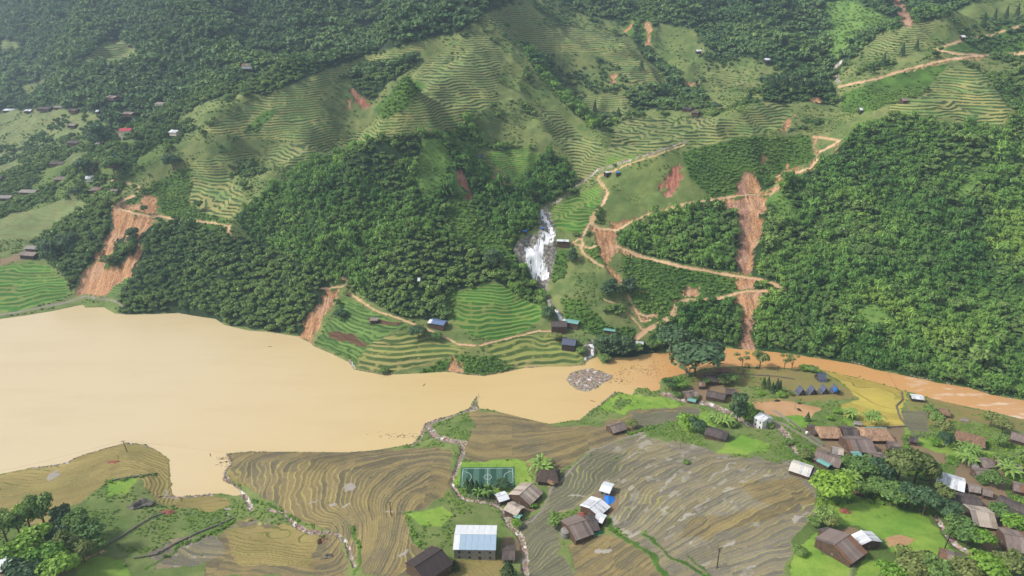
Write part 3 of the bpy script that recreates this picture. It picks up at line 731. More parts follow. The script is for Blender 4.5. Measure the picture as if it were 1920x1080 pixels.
def stream_material():
    m, t, b = mat('rocky_stream'); g = G(t); P_ = g.pos()
    v = g.n('ShaderNodeTexVoronoi'); v.inputs['Scale'].default_value = .8; t.links.new(P_, v.inputs['Vector'])
    n1 = g.noise(.5, 4, P_, rough=.7); n2 = g.noise(.22, 3, P_, rough=.6)
    base = g.mix(g.rng(n1, .38, .6), L3(120, 106, 92), L3(176, 160, 144)); base = g.mix(g.rng(n2, .55, .66), base, L3(226, 220, 214))
    base = g.mix(.35, base, v.outputs['Color'], 'SOFT_LIGHT')
    t.links.new(base, b.inputs['Base Color']); b.inputs['Roughness'].default_value = .45; g.bump(b, g.m('ADD', v.outputs['Distance'], n1), .8, .6); return m
M_GROUND, M_SCAR, M_FALL, M_ROCK, M_STREAM = ground_material(), scar_material(), fall_material(), rock_material(), stream_material()

def link(o, parent=None, **props):
    COL.objects.link(o)
    if parent is not None: o.parent = parent
    for k, v in props.items(): o[k] = v
    return o
VID = np.arange(NR*NC).reshape(NR, NC)
c1 = tab[C, 0].reshape(-1, 3); c2 = tab[C, 1].reshape(-1, 3); c3 = tab[C, 2].reshape(-1, 3)
c1 = np.c_[c1, np.ones(len(c1))]; c2 = np.c_[c2, np.ones(len(c2))]; c3 = np.c_[c3, np.ones(len(c3))]
par = np.stack([phase, tm, rsh[C]], -1).reshape(-1, 3); wetv = wet[C].ravel()
V3 = np.stack([X, Y, Z], -1).reshape(-1, 3)
quads = np.stack([VID[:-1, :-1], VID[:-1, 1:], VID[1:, 1:], VID[1:, :-1]], -1).reshape(-1, 4)
FC = C[:-1, :-1].ravel(); fsd = sd[:-1, :-1].ravel()
# the deep lake bed is never seen: leave it out
keep = fsd > -14
def ground_piece(name, sel, material, smooth=True, **props):
    q = quads[sel]
    if len(q) == 0: return None
    used, inv = np.unique(q, return_inverse=True); inv = inv.reshape(-1, 4)
    me = bpy.data.meshes.new(name); me.vertices.add(len(used)); me.vertices.foreach_set('co', V3[used].ravel())
    me.loops.add(inv.size); me.loops.foreach_set('vertex_index', inv.ravel())
    me.polygons.add(len(inv)); me.polygons.foreach_set('loop_start', np.arange(0, inv.size, 4)); me.polygons.foreach_set('loop_total', np.full(len(inv), 4))
    if smooth: me.polygons.foreach_set('use_smooth', np.ones(len(inv), bool))
    for nm, arr in (('c1', c1), ('c2', c2), ('c3', c3)):
        a = me.attributes.new(nm, 'FLOAT_COLOR', 'POINT'); a.data.foreach_set('color', arr[used].ravel())
    a = me.attributes.new('par', 'FLOAT_VECTOR', 'POINT'); a.data.foreach_set('vector', par[used].ravel())
    a = me.attributes.new('wet', 'FLOAT', 'POINT'); a.data.foreach_set('value', wetv[used])
    me.materials.append(material); me.update(); me.validate()
    o = bpy.data.objects.new(name, me); link(o, kind='structure', **props); return o
farf = (quads[:, 0] // NC); farf = V3[quads[:, 0], 1] > 440
done = np.zeros(len(quads), bool)
for nm, cls, mt, lab in (
    ('dirt_track', [17], M_GROUND, 'orange dirt tracks winding across the green slopes'),
    ('concrete_path', [22], M_GROUND, 'narrow grey concrete paths between fields and houses'),
    ('landslide', [16, 26, 28], M_SCAR, 'bare orange landslide scars torn through the green slopes'),
    ('waterfall', [27], M_FALL, 'white water falling over the grey rock face'),
    ('rock_face', [18], M_ROCK, 'grey rock face beside the white waterfall'),
    ('stream_bed', [19], M_STREAM, 'pale rocky stream beds running down to the flood'),
    ('rice_terraces', [4, 5, 6, 14, 24, 29], M_GROUND, 'stepped rice terraces following the contours of the hills'),
    ('paddy_fields', [7, 8, 9, 11, 23], M_GROUND, 'brown and gold paddy fields on the near bank'),
    ('lawn', [10], M_GROUND, 'bright green grass between the houses and fields')):
    s = np.isin(FC, cls) & keep & ~done; done |= s
    ground_piece(nm, s, mt, label=lab)
ground_piece('hillside', farf & keep & ~done, M_GROUND, label='green forested and scrubby mountainside across the flood')
ground_piece('valley_floor', ~farf & keep & ~done, M_GROUND, label='green and brown valley floor on the near bank')
# the lake bed below the flood, one coarse sheet
me = bpy.data.meshes.new('lake_bed'); me.from_pydata([(-1400, 240, -6), (1400, 240, -6), (1400, 700, -6), (-1400, 700, -6)], [], [(0, 1, 2, 3)]); me.materials.append(M_GROUND)
link(bpy.data.objects.new('lake_bed', me), kind='structure')

# the flood: one flat sheet of muddy water
def water_material():
    m, t, b = mat('muddy_water'); g = G(t); P_ = g.pos()
    s = g.n('ShaderNodeSeparateXYZ'); t.links.new(P_, s.inputs[0]); x = s.outputs[0]; y = s.outputs[1]
    n1 = g.noise(.008, 3, P_); n2 = g.noise(1, 4, g.map(P_, (.05, .16, .1)), rough=.6)
    xx = g.m('ADD', x, g.m('MULTIPLY', g.m('SUBTRACT', n1, .5), 160))
    ca = g.mix(g.rng(xx, -260, 20), L3(212, 191, 150), L3(209, 181, 124))
    ca = g.mix(g.rng(xx, 25, 130), ca, L3(208, 156, 98))
    ca = g.mix(g.rng(x, 255, 420), ca, L3(204, 158, 116))
    foam = g.m('MULTIPLY', g.rng(n2, .52, .64), g.rng(x, 250, 330))
    ca = g.mix(g.m('MULTIPLY', foam, .7), ca, L3(236, 214, 192))
    n3 = g.noise(1, 5, g.map(P_, (.012, .05, .1)), rough=.65); ca = g.mix(g.m('MULTIPLY', g.rng(n3, .45, .75), .14), ca, L3(176, 140, 84))
    t.links.new(ca, b.inputs['Base Color'])
    b.inputs['Roughness'].default_value = .22; b.inputs['Specular IOR Level'].default_value = .5
    g.bump(b, g.m('ADD', g.m('MULTIPLY', g.noise(.5, 3, P_), .4), g.m('MULTIPLY', foam, 2)), .12, .35); return m
me = bpy.data.meshes.new('flood_water'); nx, ny = 60, 14
vs = [(-1500 + 3000*i/nx, 230 + 440*j/ny, 0) for j in range(ny+1) for i in range(nx+1)]
fs = [(j*(nx+1)+i, j*(nx+1)+i+1, (j+1)*(nx+1)+i+1, (j+1)*(nx+1)+i) for j in range(ny) for i in range(nx)]
me.from_pydata(vs, [], fs); me.materials.append(water_material())
link(bpy.data.objects.new('flood_water', me), kind='structure', label='muddy yellow flood water filling the valley, more orange in the river on the right')

# ------------------------------------------------------------------ vegetation
def leaf_material(name, dark, light, patch=.012, tone=(1, 1), warm=None):
    m, t, b = mat(name); g = G(t)
    oi = g.n('ShaderNodeObjectInfo'); v = g.attr('v').outputs['Fac']
    n = g.noise(patch, 3, oi.outputs['Location'])
    f = g.m('ADD', g.m('MULTIPLY', oi.outputs['Random'], .6), g.m('MULTIPLY', g.rng(n, .32, .68), .75))
    base = g.mix(g.m('MULTIPLY', f, .85), L3(*dark), L3(*light))
    if warm: base = g.mix(g.m('MULTIPLY', g.rng(g.noise(patch*1.7, 2, oi.outputs['Location']), .56, .68), .7), base, L3(*warm))
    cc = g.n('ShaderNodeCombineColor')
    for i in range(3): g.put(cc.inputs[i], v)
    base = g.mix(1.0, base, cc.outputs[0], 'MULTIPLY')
    t.links.new(base, b.inputs['Base Color']); b.inputs['Roughness'].default_value = .6
    tr = g.n('ShaderNodeBsdfTranslucent'); t.links.new(base, tr.inputs['Color'])
    mx = g.n('ShaderNodeMixShader'); mx.inputs[0].default_value = .22
    t.links.new(b.outputs[0], mx.inputs[1]); t.links.new(tr.outputs[0], mx.inputs[2])
    out = [q for q in t.nodes if q.type == 'OUTPUT_MATERIAL'][0]; t.links.new(mx.outputs[0], out.inputs['Surface'])
    return m
LEAF = {
 'bamboo': leaf_material('bamboo_leaves', (80, 126, 56), (140, 178, 84), warm=(160, 190, 84)),
 'broad': leaf_material('broad_leaves', (78, 114, 58), (136, 162, 84)),
 'dark': leaf_material('dark_leaves', (62, 92, 62), (96, 122, 80)),
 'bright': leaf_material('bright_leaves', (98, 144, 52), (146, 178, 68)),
 'shrub': leaf_material('shrub_leaves', (84, 122, 56), (136, 164, 76), patch=.02),
 'far': leaf_material('far_leaves', (70, 104, 60), (122, 150, 82), patch=.006),
 'banana': leaf_material('banana_leaves', (98, 138, 62), (150, 176, 88)),
 'conifer': leaf_material('conifer_needles', (48, 78, 46), (76, 104, 60)),
 'olive': leaf_material('olive_leaves', (104, 120, 64), (140, 148, 84)),
}
def simple(name, col, rough=.8, n=.15, sc=2.0, spec=.25, bump=.0):
    m, t, b = mat(name); g = G(t)
    P_ = g.n('ShaderNodeTexCoord').outputs['Object']
    f = g.noise(sc, 4, P_, rough=.65)
    d = tuple(c*(1-n*2) for c in L3(*col)); l = tuple(min(1, c*(1+n)) for c in L3(*col))
    t.links.new(g.mix(g.rng(f, .3, .7), d, l), b.inputs['Base Color']); b.inputs['Roughness'].default_value = rough
    b.inputs['Specular IOR Level'].default_value = spec
    if bump: g.bump(b, f, bump, .05)
    return m
M_BARK = simple('bark', (112, 96, 80), .9, .2, 1.5)
def blob_points(n, lobes, r):
    """points on and a little inside a cluster of lobes; returns points and outward directions"""
    P0, D0 = [], []
    for i in range(n):
        cx, cy, cz, rr = lobes[r.integers(len(lobes))]
        d = r.normal(size=3); d /= np.linalg.norm(d); d[2] = d[2] if d[2] > -.35 else -d[2]
        q = rr*(.72 + .3*r.random()); P0.append((cx+d[0]*q, cy+d[1]*q, cz+d[2]*q*.85)); D0.append(d)
    return np.array(P0), np.array(D0)
def leaf_quads(P0, D0, sx, sy, r, droop=.3, jit=.7):
    """one leaf spray per point, facing roughly outward"""
    n = len(P0); nrm = D0 + r.normal(size=(n, 3))*jit*.6; nrm[:, 2] += .25; nrm /= np.linalg.norm(nrm, axis=1)[:, None]
    t = np.cross(nrm, r.normal(size=(n, 3))); t /= np.linalg.norm(t, axis=1)[:, None]; bt = np.cross(nrm, t)
    t[:, 2] -= droop; s = (.65 + .7*r.random(n))[:, None]
    A = P0 - t*sx*s*.5; B = P0 + t*sx*s*.5
    V = np.stack([A, P0 + bt*sy*s*.5, B, P0 - bt*sy*s*.5], 1).reshape(-1, 3)
    F = np.arange(4*n).reshape(n, 4); c = np.repeat(np.clip(r.normal(1, .2, n), .5, 1.6), 4)
    return V, F, c
def raw_mesh(name, V, F, c, material, smooth=False):
    me = bpy.data.meshes.new(name); F = [tuple(f) for f in F]
    me.from_pydata([tuple(v) for v in V], [], F)
    a = me.attributes.new('v', 'FLOAT', 'POINT'); a.data.foreach_set('value', np.asarray(c, float))
    me.materials.append(material); return me
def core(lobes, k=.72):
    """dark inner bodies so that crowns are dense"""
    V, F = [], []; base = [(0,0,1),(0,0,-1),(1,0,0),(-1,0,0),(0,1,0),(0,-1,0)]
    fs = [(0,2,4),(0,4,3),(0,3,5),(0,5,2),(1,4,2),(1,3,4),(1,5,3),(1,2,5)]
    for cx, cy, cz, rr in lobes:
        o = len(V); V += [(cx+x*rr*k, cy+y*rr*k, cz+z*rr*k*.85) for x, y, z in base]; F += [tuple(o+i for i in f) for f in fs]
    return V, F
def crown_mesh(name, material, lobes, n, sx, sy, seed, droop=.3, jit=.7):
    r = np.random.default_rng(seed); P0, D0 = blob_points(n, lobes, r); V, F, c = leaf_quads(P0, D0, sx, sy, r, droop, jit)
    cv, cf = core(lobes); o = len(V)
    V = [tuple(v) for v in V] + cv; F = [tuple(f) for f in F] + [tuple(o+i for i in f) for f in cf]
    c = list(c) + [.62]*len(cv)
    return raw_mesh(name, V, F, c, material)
def rand_lobes(r, n, R, H, z0):
    out = [(0, 0, z0 + H*.55, R*.62)]
    for i in range(n):
        a = 2*math.pi*i/n + r.random()*.8; q = R*(.35 + .3*r.random()); out.append((q*math.cos(a), q*math.sin(a), z0 + H*(.3 + .5*r.random()), R*(.34 + .2*r.random())))
    return out
R0 = np.random.default_rng(3)
def bamboo_mesh(i, material, n=120):
    """unit clump about 1 wide and 1.25 high: a few feathery plumes that arch outward"""
    r = np.random.default_rng(40+i); V = []; F = []; c = []
    k = 6 + i % 3
    tips = []
    for j in range(k):
        a = 2*math.pi*j/k + r.random(); q = .30*(.5 + r.random()*.7); tips.append((q*math.cos(a), q*math.sin(a), .72 + .3*r.random(), .2 + .08*r.random()))
    tips.append((0, 0, .95, .26))
    P0, D0 = blob_points(n, tips, r); P0[:, 2] -= .25*np.hypot(P0[:, 0], P0[:, 1])*r.random(n)
    low = np.c_[r.normal(0, .26, 30), r.normal(0, .26, 30), .2 + .4*r.random(30)]; dl = low.copy(); dl[:, 2] = .2; dl /= np.linalg.norm(dl, axis=1)[:, None]
    P0 = np.r_[P0, low]; D0 = np.r_[D0, dl]
    V, F, c = leaf_quads(P0, D0, .34, .10, r, .5, .75)
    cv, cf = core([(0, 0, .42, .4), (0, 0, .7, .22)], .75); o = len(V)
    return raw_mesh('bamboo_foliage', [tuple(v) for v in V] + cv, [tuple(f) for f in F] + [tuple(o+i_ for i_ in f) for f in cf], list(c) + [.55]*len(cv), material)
BAM = [bamboo_mesh(i, LEAF['bamboo']) for i in range(4)]
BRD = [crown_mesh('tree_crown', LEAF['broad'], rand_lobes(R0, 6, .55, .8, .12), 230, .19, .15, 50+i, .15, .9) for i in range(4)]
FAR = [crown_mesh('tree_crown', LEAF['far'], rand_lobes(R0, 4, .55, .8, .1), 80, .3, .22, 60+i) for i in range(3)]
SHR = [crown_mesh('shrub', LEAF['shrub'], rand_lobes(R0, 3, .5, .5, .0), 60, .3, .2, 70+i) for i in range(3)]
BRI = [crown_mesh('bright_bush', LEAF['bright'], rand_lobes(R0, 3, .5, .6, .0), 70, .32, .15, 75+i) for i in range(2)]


# ------------------------------------------------------------------ single trees
def tube(pts, rads, n=7):
    V, F = [], []
    for i, (p, q) in enumerate(zip(pts, rads)):
        for k in range(n):
            a = 2*math.pi*k/n; V.append((p[0]+q*math.cos(a), p[1]+q*math.sin(a), p[2]))
        if i:
            for k in range(n):
                a0 = (i-1)*n; b0 = i*n; F.append((a0+k, a0+(k+1) % n, b0+(k+1) % n, b0+k))
    F.append(tuple(range((len(pts)-1)*n, len(pts)*n))); return V, F
def pymesh(name, V, F, material, smooth=False):
    me = bpy.data.meshes.new(name); me.from_pydata(V, [], F)
    if smooth: me.polygons.foreach_set('use_smooth', [True]*len(F))
    me.materials.append(material); return me
def trunk_mesh(i, h, r0, limbs=4):
    r = np.random.default_rng(300+i); V, F = tube([(0, 0, -1), (.05*h*r.normal()*.3, 0, h*.5), (.03*h, .02*h, h)], [r0, r0*.75, r0*.35])
    for k in range(limbs):
        a = 2*math.pi*k/limbs + r.random(); z0 = h*(.4 + .12*k/limbs*2); L = h*.45
        v, f = tube([(0, 0, z0), (L*.5*math.cos(a), L*.5*math.sin(a), z0+L*.45), (L*.85*math.cos(a), L*.85*math.sin(a), z0+L*.85)], [r0*.45, r0*.3, r0*.12], 5)
        o = len(V); V += v; F += [tuple(o+q for q in g_) for g_ in f]
    return pymesh('trunk', V, F, M_BARK, True)
TR = [trunk_mesh(i, .62, .035) for i in range(3)]
R1 = np.random.default_rng(9)
# unit trees: crown about 1 wide, height 1
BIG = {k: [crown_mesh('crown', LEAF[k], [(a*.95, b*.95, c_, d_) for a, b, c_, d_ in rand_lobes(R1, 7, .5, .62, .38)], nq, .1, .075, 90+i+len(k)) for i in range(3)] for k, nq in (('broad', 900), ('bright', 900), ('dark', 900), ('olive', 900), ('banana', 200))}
SPARSE = [crown_mesh('crown', LEAF['olive'], [(.28, .1, .75, .16), (-.25, .05, .82, .15), (.02, -.2, .9, .14), (-.05, .22, .68, .13)], 230, .08, .06, 120+i) for i in range(2)]
def cone_crown(i):
    r = np.random.default_rng(140+i); n = 520; t = r.random(n)**.8; a = r.uniform(0, 6.28, n); rad = .5*(1-t)*(.75+.3*r.random(n)) + .03
    P0 = np.c_[rad*np.cos(a), rad*np.sin(a), .1 + .9*t]; D0 = np.c_[np.cos(a), np.sin(a), np.full(n, .3)]
    V, F, c = leaf_quads(P0, D0, .16, .06, r, .3, .6); return raw_mesh('crown', V, F, c, LEAF['conifer'])
CON = [cone_crown(i) for i in range(2)]
def tallbam(i):
    lob = [(0, 0, .72, .26), (.12, .06, .5, .27), (-.13, -.05, .55, .26), (.02, -.14, .34, .27), (-.04, .13, .38, .26), (.16, -.06, .8, .15), (-.14, .1, .84, .15)]
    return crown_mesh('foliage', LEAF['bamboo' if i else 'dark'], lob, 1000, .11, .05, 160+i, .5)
TALL = [tallbam(i) for i in range(2)]
def banana_mesh(i):
    r = np.random.default_rng(170+i); V, F, c = [], [], []
    for st in range(3):
        ox, oy = r.normal(0, .22, 2)
        for k in range(8):
            a = 2*math.pi*k/8 + r.random()*.5; L = .5 + .2*r.random(); wd = .075; px_, py_ = -math.sin(a), math.cos(a)
            ring = []
            for s, hz, ww in ((.05, .45, .3), (.35, .78, 1), (.7, .82, 1), (1, .55, .15)):
                cx, cy = ox + L*s*math.cos(a), oy + L*s*math.sin(a); ring += [(cx+px_*wd*ww, cy+py_*wd*ww, hz-.03), (cx, cy, hz+.02), (cx-px_*wd*ww, cy-py_*wd*ww, hz-.03)]
            o = len(V); V += ring
            for q in range(3):
                F += [(o+3*q, o+3*q+1, o+3*q+4, o+3*q+3), (o+3*q+1, o+3*q+2, o+3*q+5, o+3*q+4)]
            c += [r.uniform(.75, 1.3)]*12
    return raw_mesh('leaves', V, F, c, LEAF['banana'])
BAN = [banana_mesh(i) for i in range(2)]
TREE_CAT = {'broad': 'tree', 'bright': 'tree', 'dark': 'tree', 'olive': 'tree', 'sparse': 'tree', 'cone': 'cypress', 'bam': 'bamboo', 'dbam': 'bamboo', 'ban': 'banana plant', 'bush': 'bush'}
TREE_NAME = {'broad': 'broadleaf_tree', 'bright': 'broadleaf_tree', 'dark': 'broadleaf_tree', 'olive': 'broadleaf_tree', 'sparse': 'broadleaf_tree', 'cone': 'cypress_tree', 'bam': 'tall_bamboo', 'dbam': 'tall_bamboo', 'ban': 'banana_plant', 'bush': 'garden_bush'}
tcount = [0]
def tree(px, py, kind, h, wdt, label, group=None):
    """px, py is where the foot of the tree stands"""
    big_ = 1.12 if px > 1530 else 1.28; h *= 1.08; wdt *= big_; x, y, z = spot(px, py); i = tcount[0]; tcount[0] += 1; r = random.Random(i)
    rt = bpy.data.objects.new(TREE_NAME[kind], None); rt.location = (x, y, z-.2); rt.rotation_euler = (0, 0, r.uniform(0, 6.28))
    link(rt, label=label, category=TREE_CAT[kind]); 
    if group: rt['group'] = group
    def part(nm, me, s=(1, 1, 1)):
        o = bpy.data.objects.new(nm, me); o.scale = s; o.parent = rt; COL.objects.link(o)
    if kind in ('broad', 'bright', 'dark', 'olive'):
        part('crown', BIG[kind][i % 3], (wdt, wdt, h)); part('trunk', TR[i % 3], (h, h, h))
    elif kind == 'sparse': part('crown', SPARSE[i % 2], (wdt*1.2, wdt*1.2, h)); part('trunk', TR[i % 3], (h*.8, h*.8, h*1.2))
    elif kind == 'cone': part('crown', CON[i % 2], (wdt, wdt, h)); part('trunk', TR[0], (h*.4, h*.4, h))
    elif kind in ('bam', 'dbam'): part('foliage', TALL[kind == 'bam'], (wdt*1.3, wdt*1.3, h)); part('stems', TR[1], (h*.5, h*.5, h*.8))
    elif kind == 'ban': part('leaves', BAN[i % 2], (wdt, wdt, h)); part('stem', TR[2], (h*.9, h*.9, h*.7))
    elif kind == 'bush': rt.location.z -= h*.3; part('foliage', BIG['broad' if i % 2 else 'bright'][i % 3], (wdt, wdt, h*1.3))
    return rt
TREES = '''
14 1018 broad 15 9 slim green tree with a bare trunk at the left edge above the white roofed shed
38 1006 broad 14 11 green tree second from the left edge in the grove at the lower left
58 994 bright 14 11 bright green tree at the top of the grove at the lower left
86 990 broad 17 11 tallest green tree of the grove at the lower left
122 992 dbam 13 9 grey green columnar bamboo clump at the top of the lower left grove
152 1006 broad 13 11 green tree right of the grey green bamboo clump
174 1028 broad 12 11 green tree at the right edge of the lower left grove
118 1030 dark 12 10 dark tree in the middle of the lower left grove
74 1040 bright 14 13 bright yellow green tree in the middle left of the lower left grove
52 1068 bright 14 14 bright green tree just above the white roofed shed at the lower left
98 1072 bright 13 13 bright green tree low in the middle of the lower left grove
130 1052 olive 13 11 olive tree low in the lower left grove
160 1056 olive 11 10 olive tree beside the brown footpath at the lower left
186 1040 broad 9 9 small green tree where the brown footpath meets the grove
120 1092 bright 13 14 green tree cut by the bottom edge beside the lower left grove
50 1100 dark 12 13 dark tree cut by the bottom edge below the lower left shed
876 922 cone 8 5 leftmost dark cypress below the football pitch
885 926 cone 9 5 second dark cypress from the left below the football pitch
894 928 cone 8.5 5 third dark cypress from the left below the football pitch
903 930 cone 8 4.5 fourth dark cypress from the left below the football pitch
909 936 ban 6 6 banana plants beside the cypresses below the football pitch
919 932 cone 7 4.5 dark cypress nearest the white roof below the football pitch
943 916 dark 5 8 low dark tree at the right corner of the football pitch
1003 886 ban 8 9 palm like plant between the football pitch and the dark hut
1030 880 bush 3 5 round bush beyond the dark thatched hut
1040 988 broad 6 7 round blue green bush left of the large brown roof
968 990 bright 4 5 small bright tree beside the stream below the teal sheet
953 1085 cone 9 7 dark conifer at the bottom edge beside the stream
853 1068 cone 5 4 small conifer right of the large dark roof
983 945 bush 2.5 4 bush below the beige roofed farm near the path
1000 952 bush 2.5 4 bush on the bank right of the beige roofed farm
1185 803 olive 5 7 bush right of the small brown hut among the paddies
1180 795 bush 3 4 low bush behind the small brown hut among the paddies
1286 869 bush 1.8 3.4 lone small bush in the middle of the large paddy field
1302 706 dark 25 37 very large spreading dark tree by the river beside the footbridge
1258 664 dark 20 23 large dark tree on the far bank at the end of the footbridge
1391 688 sparse 11 11 thin light green tree on the river bank left of the round one
1424 690 olive 12 11 round crowned tree standing alone on the river bank
1470 692 sparse 11 9 thin sparse tree at the river edge right of the round one
1484 694 sparse 12 8 sparse tree with bare stems beside the river bend
1508 694 bush 4 7 green bush on the river edge left of the blue roofed tent house
1522 697 bush 4 8 larger green bush on the river edge left of the blue roofed tent house
1534 699 bush 3 5 last green bush on the river edge before the golden field
1254 734 broad 10 11 round dark green tree on the spit beside the muddy inlet
1272 732 bright 8 9 bright green tree behind the spit beside the muddy inlet
1270 745 bush 3 6 low green bush above the rocky stream mouth
1324 722 broad 5 6 light green tree in front of the dark riverside roof
1356 722 olive 6 9 bushy tree right of the dark riverside roof
1372 720 broad 7 8 green tree at the edge of the riverside hamlet
1303 750 bush 3 5 low bush beside the cluttered riverside hut
1381 793 dbam 21 9 tall dark green bamboo beside the white two storey house
1402 790 bam 12 9 shorter bamboo leaning behind the tall one
1418 790 broad 8 7 green tree left of the white two storey house
1290 806 bright 9 12 bright yellow green tree left of the sunken dark roof
1306 812 dark 9 9 dark tree touching the sunken dark roof
1352 800 ban 6 8 banana plants behind the sunken dark roof
1340 792 ban 5 6 smaller banana plants behind the sunken dark roof
1372 800 bush 3 6 bush between the sunken dark roof and the white house
1442 800 bush 3 5 bush at the corner of the white two storey house
1475 832 bush 3 6 bush beside the bend of the rocky stream
1509 862 olive 6 8 tree beside the blue tarpaulin near the village
1431 728 cone 8 3.4 leftmost of the five narrow cypresses by the campsite
1439 730 cone 9 3.6 second narrow cypress from the left by the campsite
1447 737 cone 8 3.4 third narrow cypress from the left by the campsite
1455 736 cone 10 3.8 tallest narrow cypress by the campsite
1461 733 cone 8 3.4 rightmost of the five narrow cypresses by the campsite
1464 743 bush 3 6 round bush at the foot of the narrow cypresses
1482 741 bush 2.5 4 small bush between the cypresses and the first tent house
1425 740 bush 2.5 5 bush left of the narrow cypresses
1513 790 cone 6 3.5 short dark conifer beyond the thatched roof
1570 774 bush 3 6 bush at the left corner of the golden field
1602 786 ban 6 7 banana plants at the lower edge of the golden field
1594 784 ban 5 6 smaller banana plants left of the ones under the golden field
1642 800 ban 8 9 palm like plant against the golden field behind the thatched roof
1556 788 bush 3 5 bush beside the small green plot
1134 676 bush 4 8 bush at the river mouth beside the small waterfall
1128 660 dbam 13 12 dark bamboo right of the lower waterfall
1148 664 dbam 15 13 tallest dark bamboo on the far bank by the river mouth
1170 666 dbam 14 13 dark bamboo third from the waterfall on the far bank
1192 664 broad 8 10 tree at the right end of the dark bamboo on the far bank
1222 657 broad 7 9 tree between the bamboo and the large dark tree on the far bank
1240 652 bright 7 8 bright green tree at the foot of the dirt track
1042 640 olive 6 9 tree left of the dark solar roof
1090 664 bush 5 8 bush left of the lower waterfall
1143 556 dbam 14 13 dark bamboo at the end of the eroded trail, left one
1178 552 dbam 14 13 dark bamboo at the end of the eroded trail, right one
1073 492 dbam 12 8 dark bamboo below the white roofed pavilion
1030 600 dbam 11 10 dark bamboo beside the stream above the dark longhouse
925 500 dbam 15 14 dark bamboo high on the slope left of the waterfall
785 636 dark 9 13 round dark tree below the blue roofed house
820 638 broad 5 8 bushy tree right below the blue roofed house
640 596 dark 7 11 dark round bush on the green slope above the crops
720 700 broad 4 7 bush low on the water edge below the golden terraces
1556 940 bright 13 20 large round bright green tree at the edge of the big paddy field
1592 886 broad 9 12 green tree behind the large bright one near the brown roofs
1585 900 ban 6 8 banana plants behind the large bright green tree
1618 896 broad 10 14 green tree left in the village wood below the brown roofs
1648 900 dark 12 15 dark green tree in the village wood under the brown roofs
1642 932 broad 9 13 green tree in the front row of the village wood
1672 948 broad 9 14 green tree above the bright lawn in the village wood
1682 906 olive 17 18 tall olive tree in the middle of the village wood
1714 905 olive 18 18 tallest olive tree of the village wood
1742 916 olive 13 9 olive tree in front of the white roof in the village wood
1700 950 dark 11 14 dark tree at the lower edge of the village wood
1730 966 dark 12 15 dark tree over the village lane
1764 950 olive 11 10 olive tree overlapping the white roof
1776 980 dark 10 13 dark tree right of the village lane
1610 928 broad 6 9 small tree beside the half hidden brown roof
1795 1008 broad 9 11 green tree right of the pale footpath
1812 1022 broad 9 12 green tree below the beige roof beside the footpath
1838 1030 bright 9 10 bright tree between the footpath and the beige roof
1786 1010 bush 4 8 bush where the footpath leaves the wood
1700 1085 olive 11 14 olive tree at the bottom edge left of the buried brown roof
1742 1090 broad 11 13 green tree at the bottom edge below the buried brown roof
1666 1095 bright 8 12 bright tree at the bottom edge beside the lower lawn
1800 1095 olive 10 13 olive tree at the bottom edge right of the buried brown roof
1846 1088 bright 10 15 bright green tree at the bottom edge near the right corner
1890 1082 olive 10 14 olive tree in the bottom right corner
1740 784 broad 9 10 green tree right of the dark vegetable plot
1752 802 broad 10 10 green tree below the white shed by the river
1764 818 olive 10 10 olive tree in the row below the white shed
1770 838 dark 9 10 dark tree at the lower end of the row below the white shed
1752 836 bush 4 6 bush beside the village pole
1856 800 olive 9 12 feathery tree at the river field right of the thatched roof
1878 812 olive 8 11 drooping palm like tree at the right river field
1872 838 broad 8 9 green tree below the long thatched roof
1800 868 ban 7 9 banana plants above the white roof
1812 854 ban 6 8 banana plants behind the white roof
1680 868 bush 4 7 bush right of the large brown village roof
1692 856 bush 4 6 leafy bush behind the brown village roofs
1880 880 broad 8 10 green tree right of the small brown roofs
1902 898 ban 7 9 banana plants at the right edge beside the small brown roofs
1858 912 broad 7 10 green tree left of the long dark roofs at the right edge
1838 906 bush 4 7 bush below the two small brown roofs
1872 975 broad 7 11 tree below the long dark roofs at the right edge
1885 968 ban 6 8 banana plants below the long dark roofs
1900 1000 bright 8 12 bright green tree beside the beige roof at the right edge
1915 870 broad 8 10 tree at the right edge above the banana plants
1545 978 broad 6 9 tree behind the brown farmhouse at the lower right
1525 985 bush 4 6 bush left of the brown farmhouse at the lower right
1556 990 olive 5 7 olive bush touching the brown farmhouse roof
1498 1040 bush 3 5 bush in the garden left of the brown farmhouse
1690 108 cone 14 7 dark conifer standing on the high terraces, middle one
1717 96 cone 12 6 dark conifer standing highest on the terraces at the upper right
1655 126 cone 14 7 dark conifer low on the terraces at the upper right
1634 140 cone 11 7 shorter dark conifer at the foot of the high terraces
1202 135 cone 14 8 lone dark conifer on the high terraces right of the centre
1115 212 cone 14 5 slim conifer beside the hut in the high ravine
1159 222 cone 12 7 dark conifer at the right end of the high ravine
1405 190 cone 12 5 slim dark conifer on the high pasture
1342 212 dark 11 12 dark tree alone beside the high hamlet
1842 52 cone 16 7 conifer in the row on the upper right skyline, leftmost one
1862 46 cone 17 7 conifer in the row on the upper right skyline, middle one
1884 40 cone 17 7 conifer in the row on the upper right skyline, right one
1905 34 cone 16 7 conifer in the row on the upper right skyline, last one
242 480 broad 12 14 dark tree left standing in the middle of the left landslide
205 500 olive 10 12 olive tree left standing low in the left landslide
250 450 dark 11 11 dark tree on the upper part of the left landslide
272 402 dark 8 6 small dark tree on the bare scar above the left road
190 275 dbam 26 26 tall dark bamboo in the left village near the red roofed house
325 320 dark 16 18 dark tree right of the left village
160 330 dark 16 18 dark tree in the middle of the left village
215 330 broad 17 20 large green tree behind the white building of the left village
208 385 broad 14 16 green tree at the foot of the left village road
143 372 dark 10 12 lone tree at the edge of the yellow field on the left
95 480 dbam 15 16 grey green bamboo right of the farm at the left edge
130 470 dbam 16 18 grey green bamboo left of the landslide wood
'''
